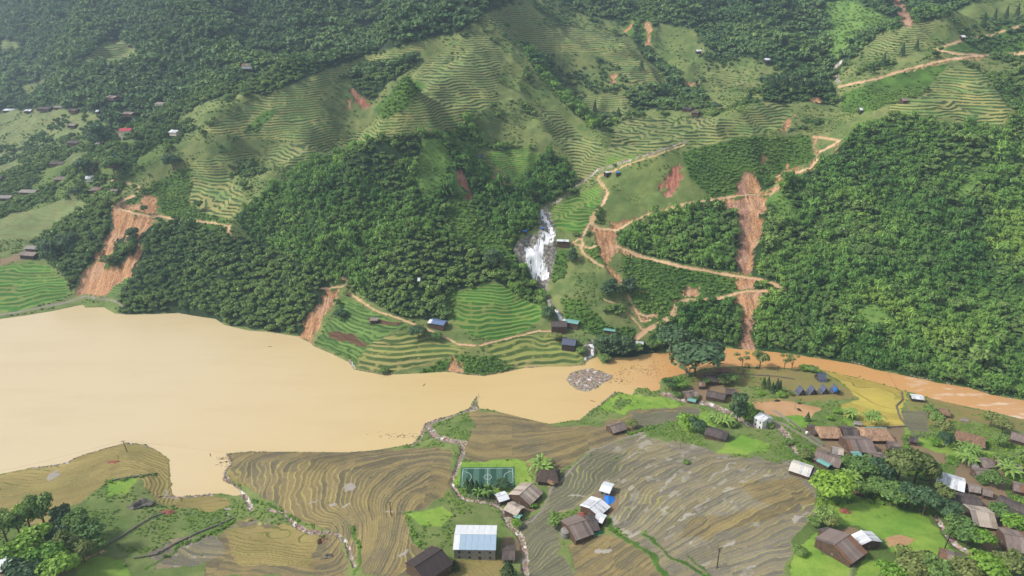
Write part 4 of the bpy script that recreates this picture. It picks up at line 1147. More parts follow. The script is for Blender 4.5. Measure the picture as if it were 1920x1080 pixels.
for ln in TREES.strip().splitlines():
    t_ = ln.split(' ', 5); tree(float(t_[0]), float(t_[1]), t_[2], float(t_[3]), float(t_[4]), t_[5])
for i, (px_, py_) in enumerate([(1440,162),(1448,166),(1457,164),(1466,168),(1474,165),(1483,170),(1492,166),(1501,171),(1510,168),(1518,172),(1527,170),(1536,174),(1546,172),(1556,178)]):
    tree(px_, py_, 'cone' if i % 3 else 'dark', 11 + (i*5 % 4), 8 + (i*3 % 4), 'dark tree in the row of conifers on the high shelf at the upper right', 'row of conifers on the high shelf')

# ------------------------------------------------------------------ houses
def sheet_mat(name, col, rough=.5, rib=.9, spec=.35, dirt=.25, stain=(70, 60, 52)):
    m, t, b = mat(name); g = G(t); tc = g.n('ShaderNodeTexCoord').outputs['Object']; oi = g.n('ShaderNodeObjectInfo')
    wv = g.n('ShaderNodeTexWave', wave_type='BANDS', bands_direction='X'); wv.inputs['Scale'].default_value = rib; t.links.new(tc, wv.inputs['Vector'])
    n1 = g.noise(.8, 4, g.map(tc, (1, .3, 1)), rough=.7)
    c = L3(*col); base = g.mix(g.m('MULTIPLY', g.rng(n1, .42, .72), dirt*1.6), c, L3(*stain))
    base = g.mix(g.m('MULTIPLY', oi.outputs['Random'], .25), base, tuple(q*.7 for q in c))
    base = g.mix(g.m('MULTIPLY', wv.outputs['Fac'], .16), base, tuple(q*.5 for q in c))
    t.links.new(base, b.inputs['Base Color']); b.inputs['Roughness'].default_value = rough; b.inputs['Specular IOR Level'].default_value = spec
    g.bump(b, wv.outputs['Fac'], .6, .08); return m
RM = {
 'white': sheet_mat('white_sheet', (236, 238, 240), .45, .9, .3, .06), 'blue': sheet_mat('pale_blue_sheet', (168, 190, 208), .4, .9, .4, .06),
 'brown': sheet_mat('brown_fibre_sheet', (140, 124, 116), .85, .7, .2, .35, (92, 80, 74)), 'dark': sheet_mat('dark_fibre_sheet', (100, 90, 86), .85, .7, .2, .4, (62, 56, 54)),
 'beige': sheet_mat('beige_fibre_sheet', (196, 182, 166), .8, .7, .2, .3, (130, 110, 96)), 'teal': sheet_mat('teal_sheet', (126, 180, 170), .6, .9, .3, .15),
 'red': sheet_mat('red_sheet', (190, 64, 78), .6, .9, .3, .1), 'slate': sheet_mat('slate_blue_sheet', (92, 98, 118), .5, .9, .4, .05),
 'navy': sheet_mat('blue_grey_sheet', (110, 132, 168), .5, .9, .4, .05), 'cream': sheet_mat('cream_sheet', (228, 220, 208), .6, .5, .3, .12),
 'grey': sheet_mat('grey_sheet', (158, 150, 142), .7, .8, .2, .3), 'bright_blue': sheet_mat('bright_blue_sheet', (60, 130, 215), .5, .5, .4, .1),
}
VARY = {'brown': ('brown2', 'rust', 'brown3'), 'dark': ('brown3', 'dark2'), 'beige': ('beige2', 'grey', 'brown2'), 'white': ('white2',), 'cream': ('white2',), 'grey': ('brown2',)}
for _n, _c in (('brown2', (158, 142, 132)), ('brown3', (112, 100, 94)), ('rust', (140, 104, 82)), ('dark2', (78, 72, 72)), ('beige2', (172, 156, 140)), ('white2', (212, 214, 216))): RM[_n] = sheet_mat('weathered_sheet', _c, .85, .8, .2, .35)
def thatch_mat(name, a, b_):
    m, t, b = mat(name); g = G(t); tc = g.n('ShaderNodeTexCoord').outputs['Object']
    n1 = g.noise(1.0, 5, g.map(tc, (2.2, .6, 1)), rough=.75); n2 = g.noise(.35, 3, tc)
    base = g.mix(g.rng(n1, .35, .65), L3(*a), L3(*b_)); base = g.mix(g.m('MULTIPLY', g.rng(n2, .5, .7), .5), base, L3(98, 76, 58))
    t.links.new(base, b.inputs['Base Color']); b.inputs['Roughness'].default_value = .95; g.bump(b, n1, 1, .25); return m
RM['black'] = sheet_mat('black_fibre_sheet', (76, 66, 64), .85, .7, .2, .3, (52, 46, 44)); RM['thatch'] = thatch_mat('thatch', (196, 160, 130), (140, 108, 84)); RM['darkthatch'] = thatch_mat('dark_thatch', (98, 84, 74), (64, 56, 52)); RM['brownthatch'] = thatch_mat('brown_thatch', (160, 128, 102), (104, 82, 66))
WM = {'wood': simple('dark_timber_wall', (98, 78, 64), .85, .2, 1.2), 'stone': simple('grey_block_wall', (150, 146, 138), .9, .22, 1.5, bump=.5), 'white': simple('white_plaster_wall', (226, 226, 224), .7, .05, 1), 'dark': simple('dark_board_wall', (72, 62, 56), .9, .2, 1), 'cream': simple('cream_plaster_wall', (222, 212, 190), .7, .06, 1)}  # the dark boards are plain dark brown
M_GLASS = simple('dark_window_pane', (42, 46, 50), .2, .1, 1, .6); M_FRAME = simple('window_frame', (120, 112, 104), .6, .1, 2); M_DOOR = simple('timber_door', (84, 62, 48), .7, .15, 2)
def boxv(x0, x1, y0, y1, z0, z1):
    return [(x0,y0,z0),(x1,y0,z0),(x1,y1,z0),(x0,y1,z0),(x0,y0,z1),(x1,y0,z1),(x1,y1,z1),(x0,y1,z1)], [(0,3,2,1),(4,5,6,7),(0,1,5,4),(1,2,6,5),(2,3,7,6),(3,0,4,7)]
def boxm(name, sx, sy, sz, m_, base=False):
    V, F = boxv(-sx/2, sx/2, -sy/2, sy/2, 0 if base else -sz/2, sz if base else sz/2); return pymesh(name, V, F, m_)
def child(nm, me, par_, loc=(0, 0, 0), rot=(0, 0, 0)):
    o = bpy.data.objects.new(nm, me); o.location = loc; o.rotation_euler = rot; o.parent = par_; COL.objects.link(o); return o
HPOS = []
pane_me = boxm('pane', .8, .06, .95, M_GLASS); frame_me = boxm('window', 1.05, .1, 1.2, M_FRAME); door_me = boxm('door', 1.1, .1, 2.0, M_DOOR)
def house(a, b_, Wd, Hw, rise, roof, wall, label, name='farmhouse', cat='house', n=None, near=None, far=None, small=False, mono=0, ext=.6, first=None, hip=0.0, storeys=1):
    ht = Hw + rise; p = spot(*a, ht); q = spot(*b_, ht)
    if a[0] > b_[0]: p, q = q, p
    zt = max(p[2], q[2]) if not small else (p[2]+q[2])/2
    # the ridge is level: put the lower end at the height of the other
    p = spot(*(a if a[0] <= b_[0] else b_), flat=zt+ht); q = spot(*(b_ if a[0] <= b_[0] else a), flat=zt+ht)
    L_ = math.hypot(q[0]-p[0], q[1]-p[1]); rz = math.atan2(q[1]-p[1], q[0]-p[0]); cx, cy = (p[0]+q[0])/2, (p[1]+q[1])/2
    rt = bpy.data.objects.new(name, None); rt.location = (cx, cy, zt); rt.rotation_euler = (0, 0, rz); link(rt, label=label, category=cat)
    HPOS.append((cx, cy, max(L_*abs(math.cos(rz)), Wd*abs(math.sin(rz))) , max(Wd*abs(math.cos(rz)), L_*abs(math.sin(rz))), ht))
    wl, ww = L_/2 - ext*.6 + (hip*.6), Wd/2 - ext
    dn = -1.5 if small else -4.0
    if mono: V = [(-wl,-ww,dn),(wl,-ww,dn),(wl,ww,dn),(-wl,ww,dn),(-wl,-ww,Hw),(wl,-ww,Hw),(wl,ww,ht-.15),(-wl,ww,ht-.15)]; F = [(0,3,2,1),(4,5,6,7),(0,1,5,4),(1,2,6,5),(2,3,7,6),(3,0,4,7)]
    else:
        pk = Hw + (rise*(1 - hip/4) if not hip else 0) - .12
        V = [(-wl,-ww,dn),(wl,-ww,dn),(wl,ww,dn),(-wl,ww,dn),(-wl,-ww,Hw-.05),(wl,-ww,Hw-.05),(wl,ww,Hw-.05),(-wl,ww,Hw-.05),(-wl,0,pk),(wl,0,pk)]
        F = [(0,1,5,4),(2,3,7,6),(3,0,4,8,7),(1,2,6,9,5)]
    wo_ = child('wall', pymesh('wall', V, F, WM[wall]), rt)
    if not small:
        for st in range(storeys):
            zc = 1.5 + 3.0*st; k = max(2, int(L_/4))
            for j in range(k):
                xx = -wl + (j+.5)*2*wl/k
                if st == 0 and j == k//2: child('door', door_me, rt, (xx, -ww-.03, 1.0)); continue
                f_ = child('window', frame_me, rt, (xx, -ww-.03, zc)); child('pane', pane_me, f_, (0, -.04, 0))
            if Wd > 5 and not mono:
                for sx_ in (-1, 1):
                    f_ = child('window', frame_me, rt, (sx_*(wl+.03), 0, zc), (0, 0, -sx_*math.pi/2 + math.pi)); child('pane', pane_me, f_, (0, .04, 0))
    m1 = RM[near or roof]; m2 = RM[far or roof]
    if 'thatch' in roof or hip:
        # one thick, slightly uneven hipped or gabled roof
        r_ = random.Random(int(cx*7)); nx_, ny_ = 10, 5; V, F = [], []
        E = Wd/2; hp = hip or (1.5 if 'thatch' in roof else 0)
        for side in (-1, 1):
            o_ = len(V)
            for j in range(ny_+1):
                t1 = j/ny_
                for i in range(nx_+1):
                    s = i/nx_*2-1; half = L_/2 + hp*t1
                    V.append((s*half, side*E*t1, ht - rise*1.12*t1 + .35*t1*(1-t1) + r_.uniform(-.09, .09) - (.0 if abs(s) < .95 else .12)))
            for j in range(ny_):
                for i in range(nx_):
                    q4 = (o_+j*(nx_+1)+i, o_+j*(nx_+1)+i+1, o_+(j+1)*(nx_+1)+i+1, o_+(j+1)*(nx_+1)+i); F.append(q4 if side < 0 else q4[::-1])
        rows = ny_+1; cols = nx_+1
        for e in (0, nx_):     # hipped ends
            A_ = [j*cols + e for j in range(rows)]; B_ = [rows*cols + j*cols + e for j in range(rows)]
            for j in range(ny_): F.append((A_[j], A_[j+1], B_[j+1], B_[j]) if e == 0 else (B_[j], B_[j+1], A_[j+1], A_[j]))
        me = pymesh('roof', V, F, m1, False); ro = child('roof', me, rt); md = ro.modifiers.new('t', 'SOLIDIFY'); md.thickness = .35 if 'thatch' in roof else .12; md.offset = -1
        return rt
    E = Wd/2; sl_ = math.hypot(E, rise*1.05)
    if mono: E, sl_ = Wd, math.hypot(Wd, rise)
    ang = math.atan2(rise, Wd if mono else E)
    cap = child('roof', boxm('roof', L_+.1, .5, .16, m2), rt, (0, (Wd/2-.1) if mono else 0, ht+.06))
    n = n or max(2, min(9, int(L_/2.6)))
    for side in ((-1,) if mono else (-1, 1)):
        pw = L_/n; mm_ = m1 if side < 0 else m2
        pm = boxm('roof_panel', pw-.05, sl_, .1, mm_)
        for j in range(n):
            me_ = pm
            vr = VARY.get(near or roof)
            if vr and random.random() < .3: me_ = boxm('roof_panel', pw-.05, sl_, .1, RM[random.choice(vr)])
            if first and side < 0 and j < first[0]: me_ = boxm('roof_panel', pw-.05, sl_, .1, RM[first[1]])
            yc = -sl_/2*math.cos(ang)*1 if side < 0 else sl_/2*math.cos(ang)
            if mono: yc = Wd/2 - sl_/2*math.cos(ang)
            zc = ht - sl_/2*math.sin(ang) - .02 + (.035 if j % 2 else 0) - .06
            child('roof_panel', me_, cap, (-L_/2 + (j+.5)*pw, yc - cap.location.y, zc - cap.location.z), (ang if side < 0 else -ang, 0, 0))
    return rt
H = house
H((852,1001),(931,1002),16,6.5,1.8,'blue','stone','long two storey stone block house under a pale blue and white metal roof','stone_house',near='blue',far='white',first=(1,'white'),storeys=2)
H((777,1063),(829,1029),15,4.5,3.2,'black','wood','large black roofed barn at the bottom edge left of the pale blue roof','barn','barn')
H((941,1031),(966,1031),9,3,1.5,'dark','stone','small dark roofed annex between the pale blue roof and the stream')
H((973,928),(998,905),14,3.6,3,'beige','wood','beige gabled farmhouse right below the football pitch',n=7)
H((952,943),(977,955),8,3,1.4,'beige','wood','low beige sheet roofed wing in front of the beige farmhouse',cat='outbuilding',name='outbuilding')
H((931,931),(951,925),7,3,1,'white','wood','small white roofed shed left of the beige farmhouse','shed','shed')
H((965,963),(977,968),3.5,2.2,.5,'teal','wood','tiny pale teal roofed shelter beside the stream','shelter','shelter',small=True)
H((1013,882),(1042,884),12,2.6,2.8,'darkthatch','wood','dark thatched hut right of the football pitch',hip=2)
H((1029,900),(1036,903),3,2,.8,'brownthatch','wood','tiny straw roofed hut at the fork of the concrete path','hut','hut',small=True)
H((1128,908),(1148,914),8.5,3,.9,'white','stone','small white roofed shed alone among the paddies above the blue tarpaulin','shed','shed')
H((1105,953),(1127,935),12,3.4,1.6,'white','wood','white metal roofed farm building left of the blue tarpaulin',n=7)
H((1117,966),(1134,972),6.5,3,.6,'white','wood','small white lean-to joined to the lower end of the white roofed farm','shed','shed')
H((1065,986),(1099,974),15,3.4,2.6,'brown','wood','large brown sheet roofed farmhouse with a green fence below it',n=7)
H((1100,977),(1119,974),11,3,1.6,'dark','wood','dark wing at the right end of the large brown roofed farmhouse','outbuilding','outbuilding')
H((1143,799),(1169,791),9,2.6,2.4,'brown','wood','small brown gabled hut alone at the upper edge of the paddies','hut','hut')
H((1322,704),(1350,704),10,3,2.4,'dark','wood','dark roofed house behind the large riverside tree')
H((1347,690),(1370,690),6,2.4,1.6,'brownthatch','wood','low thatched shed on the river bank right of the large tree','shed','shed')
H((1352,700),(1377,702),5,2.4,.8,'grey','dark','narrow grey roofed shed with white sheets by the riverside hamlet','shed','shed')
H((1326,732),(1361,740),9,3,2,'dark','wood','long dark roofed house lowest in the riverside hamlet')
H((1361,729),(1379,731),8,3,1.6,'dark','wood','short dark roofed house right of the long riverside one')
H((1284,736),(1306,733),9,2.8,1.8,'brown','wood','cluttered brown hut beside the rocky stream mouth','hut','hut')
H((1290,746),(1306,750),5,2.2,.6,'teal','wood','low teal and grey shelter in front of the cluttered brown hut','shelter','shelter',small=True)
H((1424,773),(1441,784),9.5,6,1.8,'white','white','white two storey house beside the tall bamboo','white_house',storeys=2)
H((1325,801),(1366,813),10,2.6,1.8,'dark','wood','sunken dark roofed house between paddies and banana plants')
H((1533,699),(1548,699),9,.6,5,'slate','dark','largest slate blue tent house at the edge of the golden field','tent_house','cabin',n=4)
for i_, (dx_, lb_) in enumerate(((0, 'leftmost of the four slate blue tent cabins'), (21.5, 'second slate blue tent cabin from the left'), (43.5, 'third slate blue tent cabin from the left'), (64.5, 'slate blue tent cabin behind the blue water tank'))):
    H((1499+dx_, 722-i_*.9), (1506.5+dx_, 730-i_*.9), 5.6, .3, 4.6, 'slate', 'dark', lb_, 'tent_cabin', 'cabin', n=2)
H((1520,801),(1534,800),10,3,1.6,'dark','wood','short dark roof at the left end of the village row')
H((1537,802),(1573,803),12,3,3,'thatch','wood','left thatched house of the village row with a straw coloured roof','thatched_house',hip=1)
H((1577,802),(1607,803),11,3.4,2.2,'dark','wood','dark roofed house between the two straw coloured roofs')
H((1622,804),(1660,804),14,3.2,3.4,'thatch','wood','wide straw roofed house with a teal ridge beside the golden field','thatched_house',hip=3)
H((1624,801),(1662,802),1.6,6.9,.3,'teal','wood','teal metal ridge sheet behind the wide straw roof','ridge_sheet','roof sheet',small=True)
H((1586,823),(1634,823),16,3.4,3.4,'brown','wood','largest brown roofed house in the middle of the village',n=9)
H((1530,845),(1580,862),12,3,2,'brown','wood','long brown roofed house left in the village beside the blue tarpaulin',n=8)
H((1534,860),(1557,872),4,2.4,.5,'teal','wood','narrow teal metal roof below the long brown one','shed','shed')
H((1598,850),(1615,850),6,3,.8,'teal','wood','pale green sheet roof below the largest brown roof','shed','shed')
H((1628,850),(1684,854),8,2.8,1.5,'brown','wood','low brown roof along the edge of the village wood',n=8)
H((1484,866),(1523,879),11,3.2,1.8,'cream','wood','cream curved metal roofed barn at the corner of the large paddy field','barn','barn',n=8)
H((1520,880),(1545,888),8,2.6,1.2,'dark','wood','dark lean-to behind the cream curved roof','shed','shed')
H((1601,790),(1617,793),4.5,2,.6,'grey','stone','small roofless grey stone pen below the golden field','stone_pen','pen')
H((1708,741),(1732,744),7,2.6,.6,'white','dark','white roofed shed on the river bank right of the golden field','shed','shed')
H((1759,765),(1778,769),8,2.6,2,'brownthatch','wood','small brown thatched hut half hidden behind trees by the river','hut','hut')
H((1800,785),(1817,788),3.5,.8,.3,'grey','stone','low grey slab roofed pen in the green plot by the river','pen','pen',small=True)
H((1796,808),(1846,821),12,3,3,'brownthatch','wood','long brown thatched house at the right with dark timber walls','thatched_house',hip=1)
H((1897,809),(1928,818),10,3,2.4,'brown','wood','brown roofed house cut by the right edge above the village')
H((1836,862),(1860,861),9,3,2,'brown','wood','upper one of the two small brown roofs right of the banana plants')
H((1827,881),(1863,883),8,2.8,1.5,'brown','wood','lower one of the two small brown roofs right of the banana plants')
H((1818,868),(1832,868),7,2.6,1,'grey','wood','grey roofed shed left of the two small brown roofs','shed','shed')
H((1757,888),(1811,904),13,3.4,2,'white','wood','white metal roof partly hidden by the village wood',n=8)
H((1782,927),(1840,936),12,3.2,2.2,'dark','wood','long dark roof just below the white one in the village wood')
H((1818,955),(1864,962),15,3.4,2.8,'beige','wood','beige sheet roofed house with blue tarpaulin under the eave',n=8)
H((1872,930),(1926,953),12,3.2,2.4,'dark','wood','upper dark roof at the right edge of the village')
H((1884,951),(1928,970),9,3,1.8,'dark','wood','lower dark roof at the right edge of the village')
H((1882,1000),(1936,1010),15,3.4,2.6,'brown','wood','grey brown roof in the right edge near the bottom corner')
H((1905,990),(1930,994),8,3,1.2,'white','wood','white sheet roof behind the grey brown one at the right edge','shed','shed')
H((1563,1022),(1594,1001),17,3.4,3.2,'brown','wood','brown farmhouse with a dark roof beside the white roof at the lower right',n=8)
H((1546,1000),(1566,996),9,3,1.6,'dark','wood','dark wing behind the brown farmhouse at the lower right','outbuilding','outbuilding')
H((1614,994),(1634,1014),12,3.2,1.9,'white','wood','white gabled farmhouse at the lower edge of the bright lawn',n=6)
H((1601,908),(1621,911),9,2.8,1.8,'brown','wood','brown roof half hidden in the front of the village wood')
H((1762,1033),(1806,1046),8,2.6,1.2,'brown','wood','low brown roof buried in bushes below the footpath')
H((2,1046),(23,1050),12,3,1.2,'white','wood','white roofed shed in the lower left corner','shed','shed')
H((806,598),(836,603),9,3,1.4,'navy','wood','blue roofed house on stilts beside the dirt road on the far bank','blue_roofed_house',first=(1,'white'))
H((694,598),(709,598),5,2.8,.4,'grey','dark','small dark hut alone among the green crops on the far bank','hut','hut',mono=1,small=True)
H((1033,603),(1063,603),11,3,2,'dark','wood','dark longhouse beside the stream on the far bank')
H((1062,599),(1086,603),7,3,.8,'teal','wood','teal roofed hall beside the upper stream on the far bank')
H((1055,634),(1081,637),11,3,2.6,'slate','dark','dark roof with large square panels above the lower terraces','panel_roof_house',n=4)
H((1044,449),(1067,450),6,2.8,.6,'white','wood','white roofed pavilion at the top of the waterfall','pavilion','pavilion')
H((1132,616),(1154,619),4,2.4,.4,'teal','wood','small teal and white roof behind the dark bamboo by the river','shed','shed',small=True)
H((1192,641),(1207,642),5,2.4,.6,'white','dark','tiny white roofed hut at the foot of the dirt track','hut','hut',small=True)
H((980,432),(988,432),3.4,2,.2,'bright_blue','dark','bright blue shelter left of the waterfall top','shelter','shelter',small=True)
H((1014,427),(1021,427),3,1.6,.2,'bright_blue','dark','bright blue shelter in the middle of the stream above the waterfall','shelter','shelter',small=True)
H((1134,322),(1144,321),6,2.6,.4,'white','dark','white shed at the bend of the ridge track','shed','shed',small=True)
H((1155,322),(1162,322),5,2.4,.4,'bright_blue','dark','blue shed at the bend of the ridge track','shed','shed',small=True)
H((898,292),(904,293),4.5,2.4,.4,'bright_blue','dark','tiny blue shelter on the middle hill','shelter','shelter',small=True)
# the village on the left and the far huts
for a_, b2, w_, rf, wl_, nm_, lb in (
 ((9,204),(37,204),14,'white','dark','long_shed','long white roofed shed on the flat field at the upper left'),
 ((47,205),(60,205),9,'white','dark','shed','short white roofed shed right of the long one at the upper left'),
 ((73,200),(97,201),14,'dark','wood','house','dark roofed house at the foot of the forest at the upper left'),
 ((103,198),(122,198),12,'grey','wood','house','grey roofed house right of the dark one under the forest'),
 ((134,203),(147,204),12,'dark','wood','house','small dark house last in the row under the upper left forest'),
 ((204,178),(220,180),13,'brown','wood','house','brown roofed house in the wood above the left village'),
 ((234,209),(252,210),12,'brown','wood','house','brown roofed house above the red roofed one'),
 ((294,191),(311,192),11,'grey','cream','house','pale roofed house highest on the left village slope'),
 ((226,193),(235,193),9,'grey','cream','house','tiny pale house above the left village wood'),
 ((180,206),(186,206),6,'white','dark','hut','tiny white hut at the edge of the upper left flat field'),
 ((321,243),(335,244),10,'white','cream','house','white gabled house at the end of the cutting right of the left village'),
 ((130,231),(144,232),10,'brown','dark','house','reddish brown hut at the edge of the upper left flat field'),
 ((130,263),(152,264),14,'dark','wood','house','dark roofed house in the middle of the left village'),
 ((106,331),(132,331),14,'brown','wood','house','long brown roofed house left of the white building'),
 ((160,330),(176,329),10,'white','white','house','white roofed building beside the dark trees of the left village'),
 ((190,297),(210,298),15,'dark','wood','house','dark roofed house left of the one with the blue sheet'),
 ((207,303),(230,304),13,'dark','wood','house','dark roofed house carrying a blue sheet in the left village'),
 ((97,302),(122,303),13,'dark','wood','house','dark house hidden in trees left of the large green tree'),
 ((168,311),(178,311),10,'brown','wood','house','small brown house between the trees of the left village'),
 ((172,351),(192,351),12,'brown','wood','house','brown roofed house above the yellow field on the left'),
 ((208,354),(222,355),10,'brown','wood','house','low brown house right of the one above the yellow field'),
 ((40,355),(70,356),12,'grey','wood','house','pale collapsed roof at the left above the yellow field'),
 ((0,366),(24,366),12,'grey','wood','house','grey roofed house at the left edge'),
 ((0,331),(5,331),10,'dark','wood','house','dark house cut by the left edge'),
 ((182,266),(194,267),9,'grey','wood','house','small grey house below the red roofed one'),
 ((42,471),(70,473),11,'brown','dark','house','reddish brown farmhouse at the left edge above the terraces'),
 ((50,460),(72,461),9,'grey','wood','house','grey roofed house behind the reddish brown farmhouse'),
 ((1305,93),(1315,93),9,'white','dark','hut','white roofed hut on the high green pasture, upper left one'),
 ((1433,109),(1443,109),9,'white','dark','hut','white roofed hut on the high pasture below the forest'),
 ((1801,66),(1809,66),8,'white','dark','hut','white roofed hut beside the upper right track'),
 ((1690,184),(1701,184),9,'brown','wood','hut','brown hut at the edge of the golden terraces on the right'),
 ((1611,202),(1617,202),6,'white','dark','hut','tiny white hut on the pasture left of the golden terraces'),
 ((1282,200),(1298,201),11,'dark','wood','house','dark roofed house of the high hamlet, left one'),
 ((1298,207),(1312,208),10,'dark','wood','house','dark roofed house of the high hamlet, right one'),
 ((455,119),(475,119),13,'brown','white','house','white walled house with brown roof alone high in the left forest'),
 ((240,82),(250,82),9,'brown','wood','hut','brown hut on the high clearing in the left forest'),
 ((1135,209),(1141,209),7,'grey','white','hut','tiny white hut beside the conifers in the high ravine'),
 ((783,521),(788,521),4,'white','dark','hut','tiny pale hut in the bushes above the blue roofed house')):
    H(a_, b2, w_, 2.4, 2, rf, wl_, lb, {'house': 'village_house', 'hut': 'mountain_hut', 'shed': 'field_shed', 'long_shed': 'field_shed'}[nm_], {'house': 'house', 'hut': 'hut', 'shed': 'shed', 'long_shed': 'shed'}[nm_], n=3, small=True, ext=.8)
for a_, b2, w_, rf, lb in (
 ((1868,858),(1890,862),9,'grey','grey roof between the two small brown roofs and the right edge'),
 ((1893,868),(1916,872),8,'brown','brown roof at the right edge beside the banana plants'),
 ((1815,908),(1838,912),7,'grey','grey sheet roof behind the long dark roof by the village wood'),
 ((1843,915),(1862,920),7,'brown','small brown roof at the upper end of the dark roofs'),
 ((1706,818),(1722,821),6,'dark','small dark shed at the corner of the lane below the trees'),
 ((1664,828),(1686,832),9,'brown','brown roof joined to the right of the largest village roof'),
 ((1560,838),(1582,842),8,'beige','beige roof left of the largest village roof'),
 ((1672,838),(1700,842),8,'dark','dark roof behind the low brown one at the edge of the wood'),
 ((1866,1040),(1892,1046),10,'brown','brown roof between the trees near the bottom right corner'),
 ((1900,905),(1924,911),9,'brown','brown roof at the right edge above the long dark ones'),
 ((1385,745),(1396,748),5,'grey','small grey shed at the foot of the tall bamboo'),
 ((1310,716),(1322,717),6,'brown','small brown shed left of the dark riverside house')):
    H(a_, b2, w_, 2.8, 1.7, rf, 'wood', lb)
H((225,240),(247,240),10,7,2.6,'red','cream','red roofed cream two storey house in the left village','red_roofed_house','house',n=3,ext=1,storeys=2)
H((225,246),(240,247),8,3,1.6,'red','cream','low red roofed front wing of the red roofed house','house_wing','house',n=2,small=True)
# trees, bushes and forest are first strewn as points
def strew(spx, y0, y1, amax=1.15, seed=1):
    r = np.random.default_rng(seed); ys = np.arange(y0, y1, spx); out = []
    for y in ys:
        xs = np.arange(-amax*y, amax*y, spx); out.append(np.c_[xs + r.uniform(-.5, .5, len(xs))*spx, y + r.uniform(-.5, .5, len(xs))*spx])
    q = np.concatenate(out); q = q[off_houses(q[:, 0], q[:, 1])]; z = gz(q[:, 0], q[:, 1]); px, py = project(q[:, 0], q[:, 1], z)
    return q[:, 0], q[:, 1], z, px, py
def sd_at(x, y):
    a = x/y; i = np.clip(np.searchsorted(Yr, y)-1, 0, NR-1); j = np.clip(np.searchsorted(Ac, a)-1, 0, NC-1); return sd[i, j]
def margin(px, py, dx, dy):
    return np.stack([land_at(px, py), land_at(px+dx, py), land_at(px-dx, py), land_at(px, py+dy), land_at(px, py-dy)])
def clear_of(px, py, r=4):
    near_scar = np.stack([np.isin(land_at(px+a, py+b), [16, 28, 26]) for a, b in ((0, 0), (6, 0), (-6, 0), (0, -7), (5, -9), (-5, -9))]).any(0)
    m = margin(px, py, r, r*.7)
    return ~(np.isin(m, [16, 17, 19, 22, 27, 18, 28, 26]).any(0) | near_scar)
def off_houses(x, y):
    ok_ = np.ones(len(x), bool)
    for hx, hy, hl, hw, hh in HPOS: ok_ &= ~((np.abs(x-hx) < hl/2+2.2) & (y < hy+hw/2+2) & (y > hy-hw/2-2.5-hh*np.clip(hy/400-.6, .2, 2.2)))
    return ok_
def gn_forest(name, xs, ys, zs, size, hgt, protos, label, seed=5, tilt=.08):
    n = len(xs)
    if not n: return
    r = np.random.default_rng(seed); me = bpy.data.meshes.new(name); me.vertices.add(n)
    me.vertices.foreach_set('co', np.c_[xs, ys, zs].ravel())
    rot = np.c_[r.normal(0, tilt, n), r.normal(0, tilt, n), r.uniform(0, 6.28, n)]
    a = me.attributes.new('rot', 'FLOAT_VECTOR', 'POINT'); a.data.foreach_set('vector', rot.ravel())
    a = me.attributes.new('scl', 'FLOAT_VECTOR', 'POINT'); a.data.foreach_set('vector', np.c_[size, size, hgt].ravel())
    o = link(bpy.data.objects.new(name, me), kind='stuff', label=label)
    ng = bpy.data.node_groups.new(name, 'GeometryNodeTree')
    ng.interface.new_socket('Geometry', in_out='INPUT', socket_type='NodeSocketGeometry'); ng.interface.new_socket('Geometry', in_out='OUTPUT', socket_type='NodeSocketGeometry')
    gi_ = ng.nodes.new('NodeGroupInput'); go = ng.nodes.new('NodeGroupOutput'); ip = ng.nodes.new('GeometryNodeInstanceOnPoints')
    ji = ng.nodes.new('GeometryNodeGeometryToInstance')
    for p in reversed(protos):
        oi = ng.nodes.new('GeometryNodeObjectInfo'); oi.inputs['Object'].default_value = p; oi.inputs['As Instance'].default_value = True
        ng.links.new(oi.outputs['Geometry'], ji.inputs[0])
    jn = ng.nodes.new('GeometryNodeJoinGeometry')
    for l in list(ng.links): ng.links.remove(l)
    for oi in [q for q in ng.nodes if q.bl_idname == 'GeometryNodeObjectInfo']: ng.links.new(oi.outputs['Geometry'], jn.inputs[0])
    def na(nm, tp):
        q = ng.nodes.new('GeometryNodeInputNamedAttribute'); q.data_type = tp; q.inputs['Name'].default_value = nm; return [s for s in q.outputs if s.enabled][0]
    ng.nodes.remove(ji)
    ng.links.new(gi_.outputs[0], ip.inputs['Points']); ng.links.new(jn.outputs[0], ip.inputs['Instance'])
    ip.inputs['Pick Instance'].default_value = True
    rv = ng.nodes.new('FunctionNodeRandomValue'); rv.data_type = 'INT'; rv.inputs[4].default_value = 0; rv.inputs[5].default_value = len(protos)-1
    ng.links.new([s for s in rv.outputs if s.enabled][0], ip.inputs['Instance Index'])
    e2r = ng.nodes.new('FunctionNodeEulerToRotation'); ng.links.new(na('rot', 'FLOAT_VECTOR'), e2r.inputs[0]); ng.links.new(e2r.outputs[0], ip.inputs['Rotation'])
    ng.links.new(na('scl', 'FLOAT_VECTOR'), ip.inputs['Scale']); ng.links.new(ip.outputs[0], go.inputs[0])
    md = o.modifiers.new('forest', 'NODES'); md.node_group = ng
    return o
def individual(mesh, name, x, y, z, s, h, rz, **props):
    o = bpy.data.objects.new(name, mesh); o.location = (x, y, z); o.scale = (s, s, h); o.rotation_euler = (0, 0, rz); return link(o, **props)
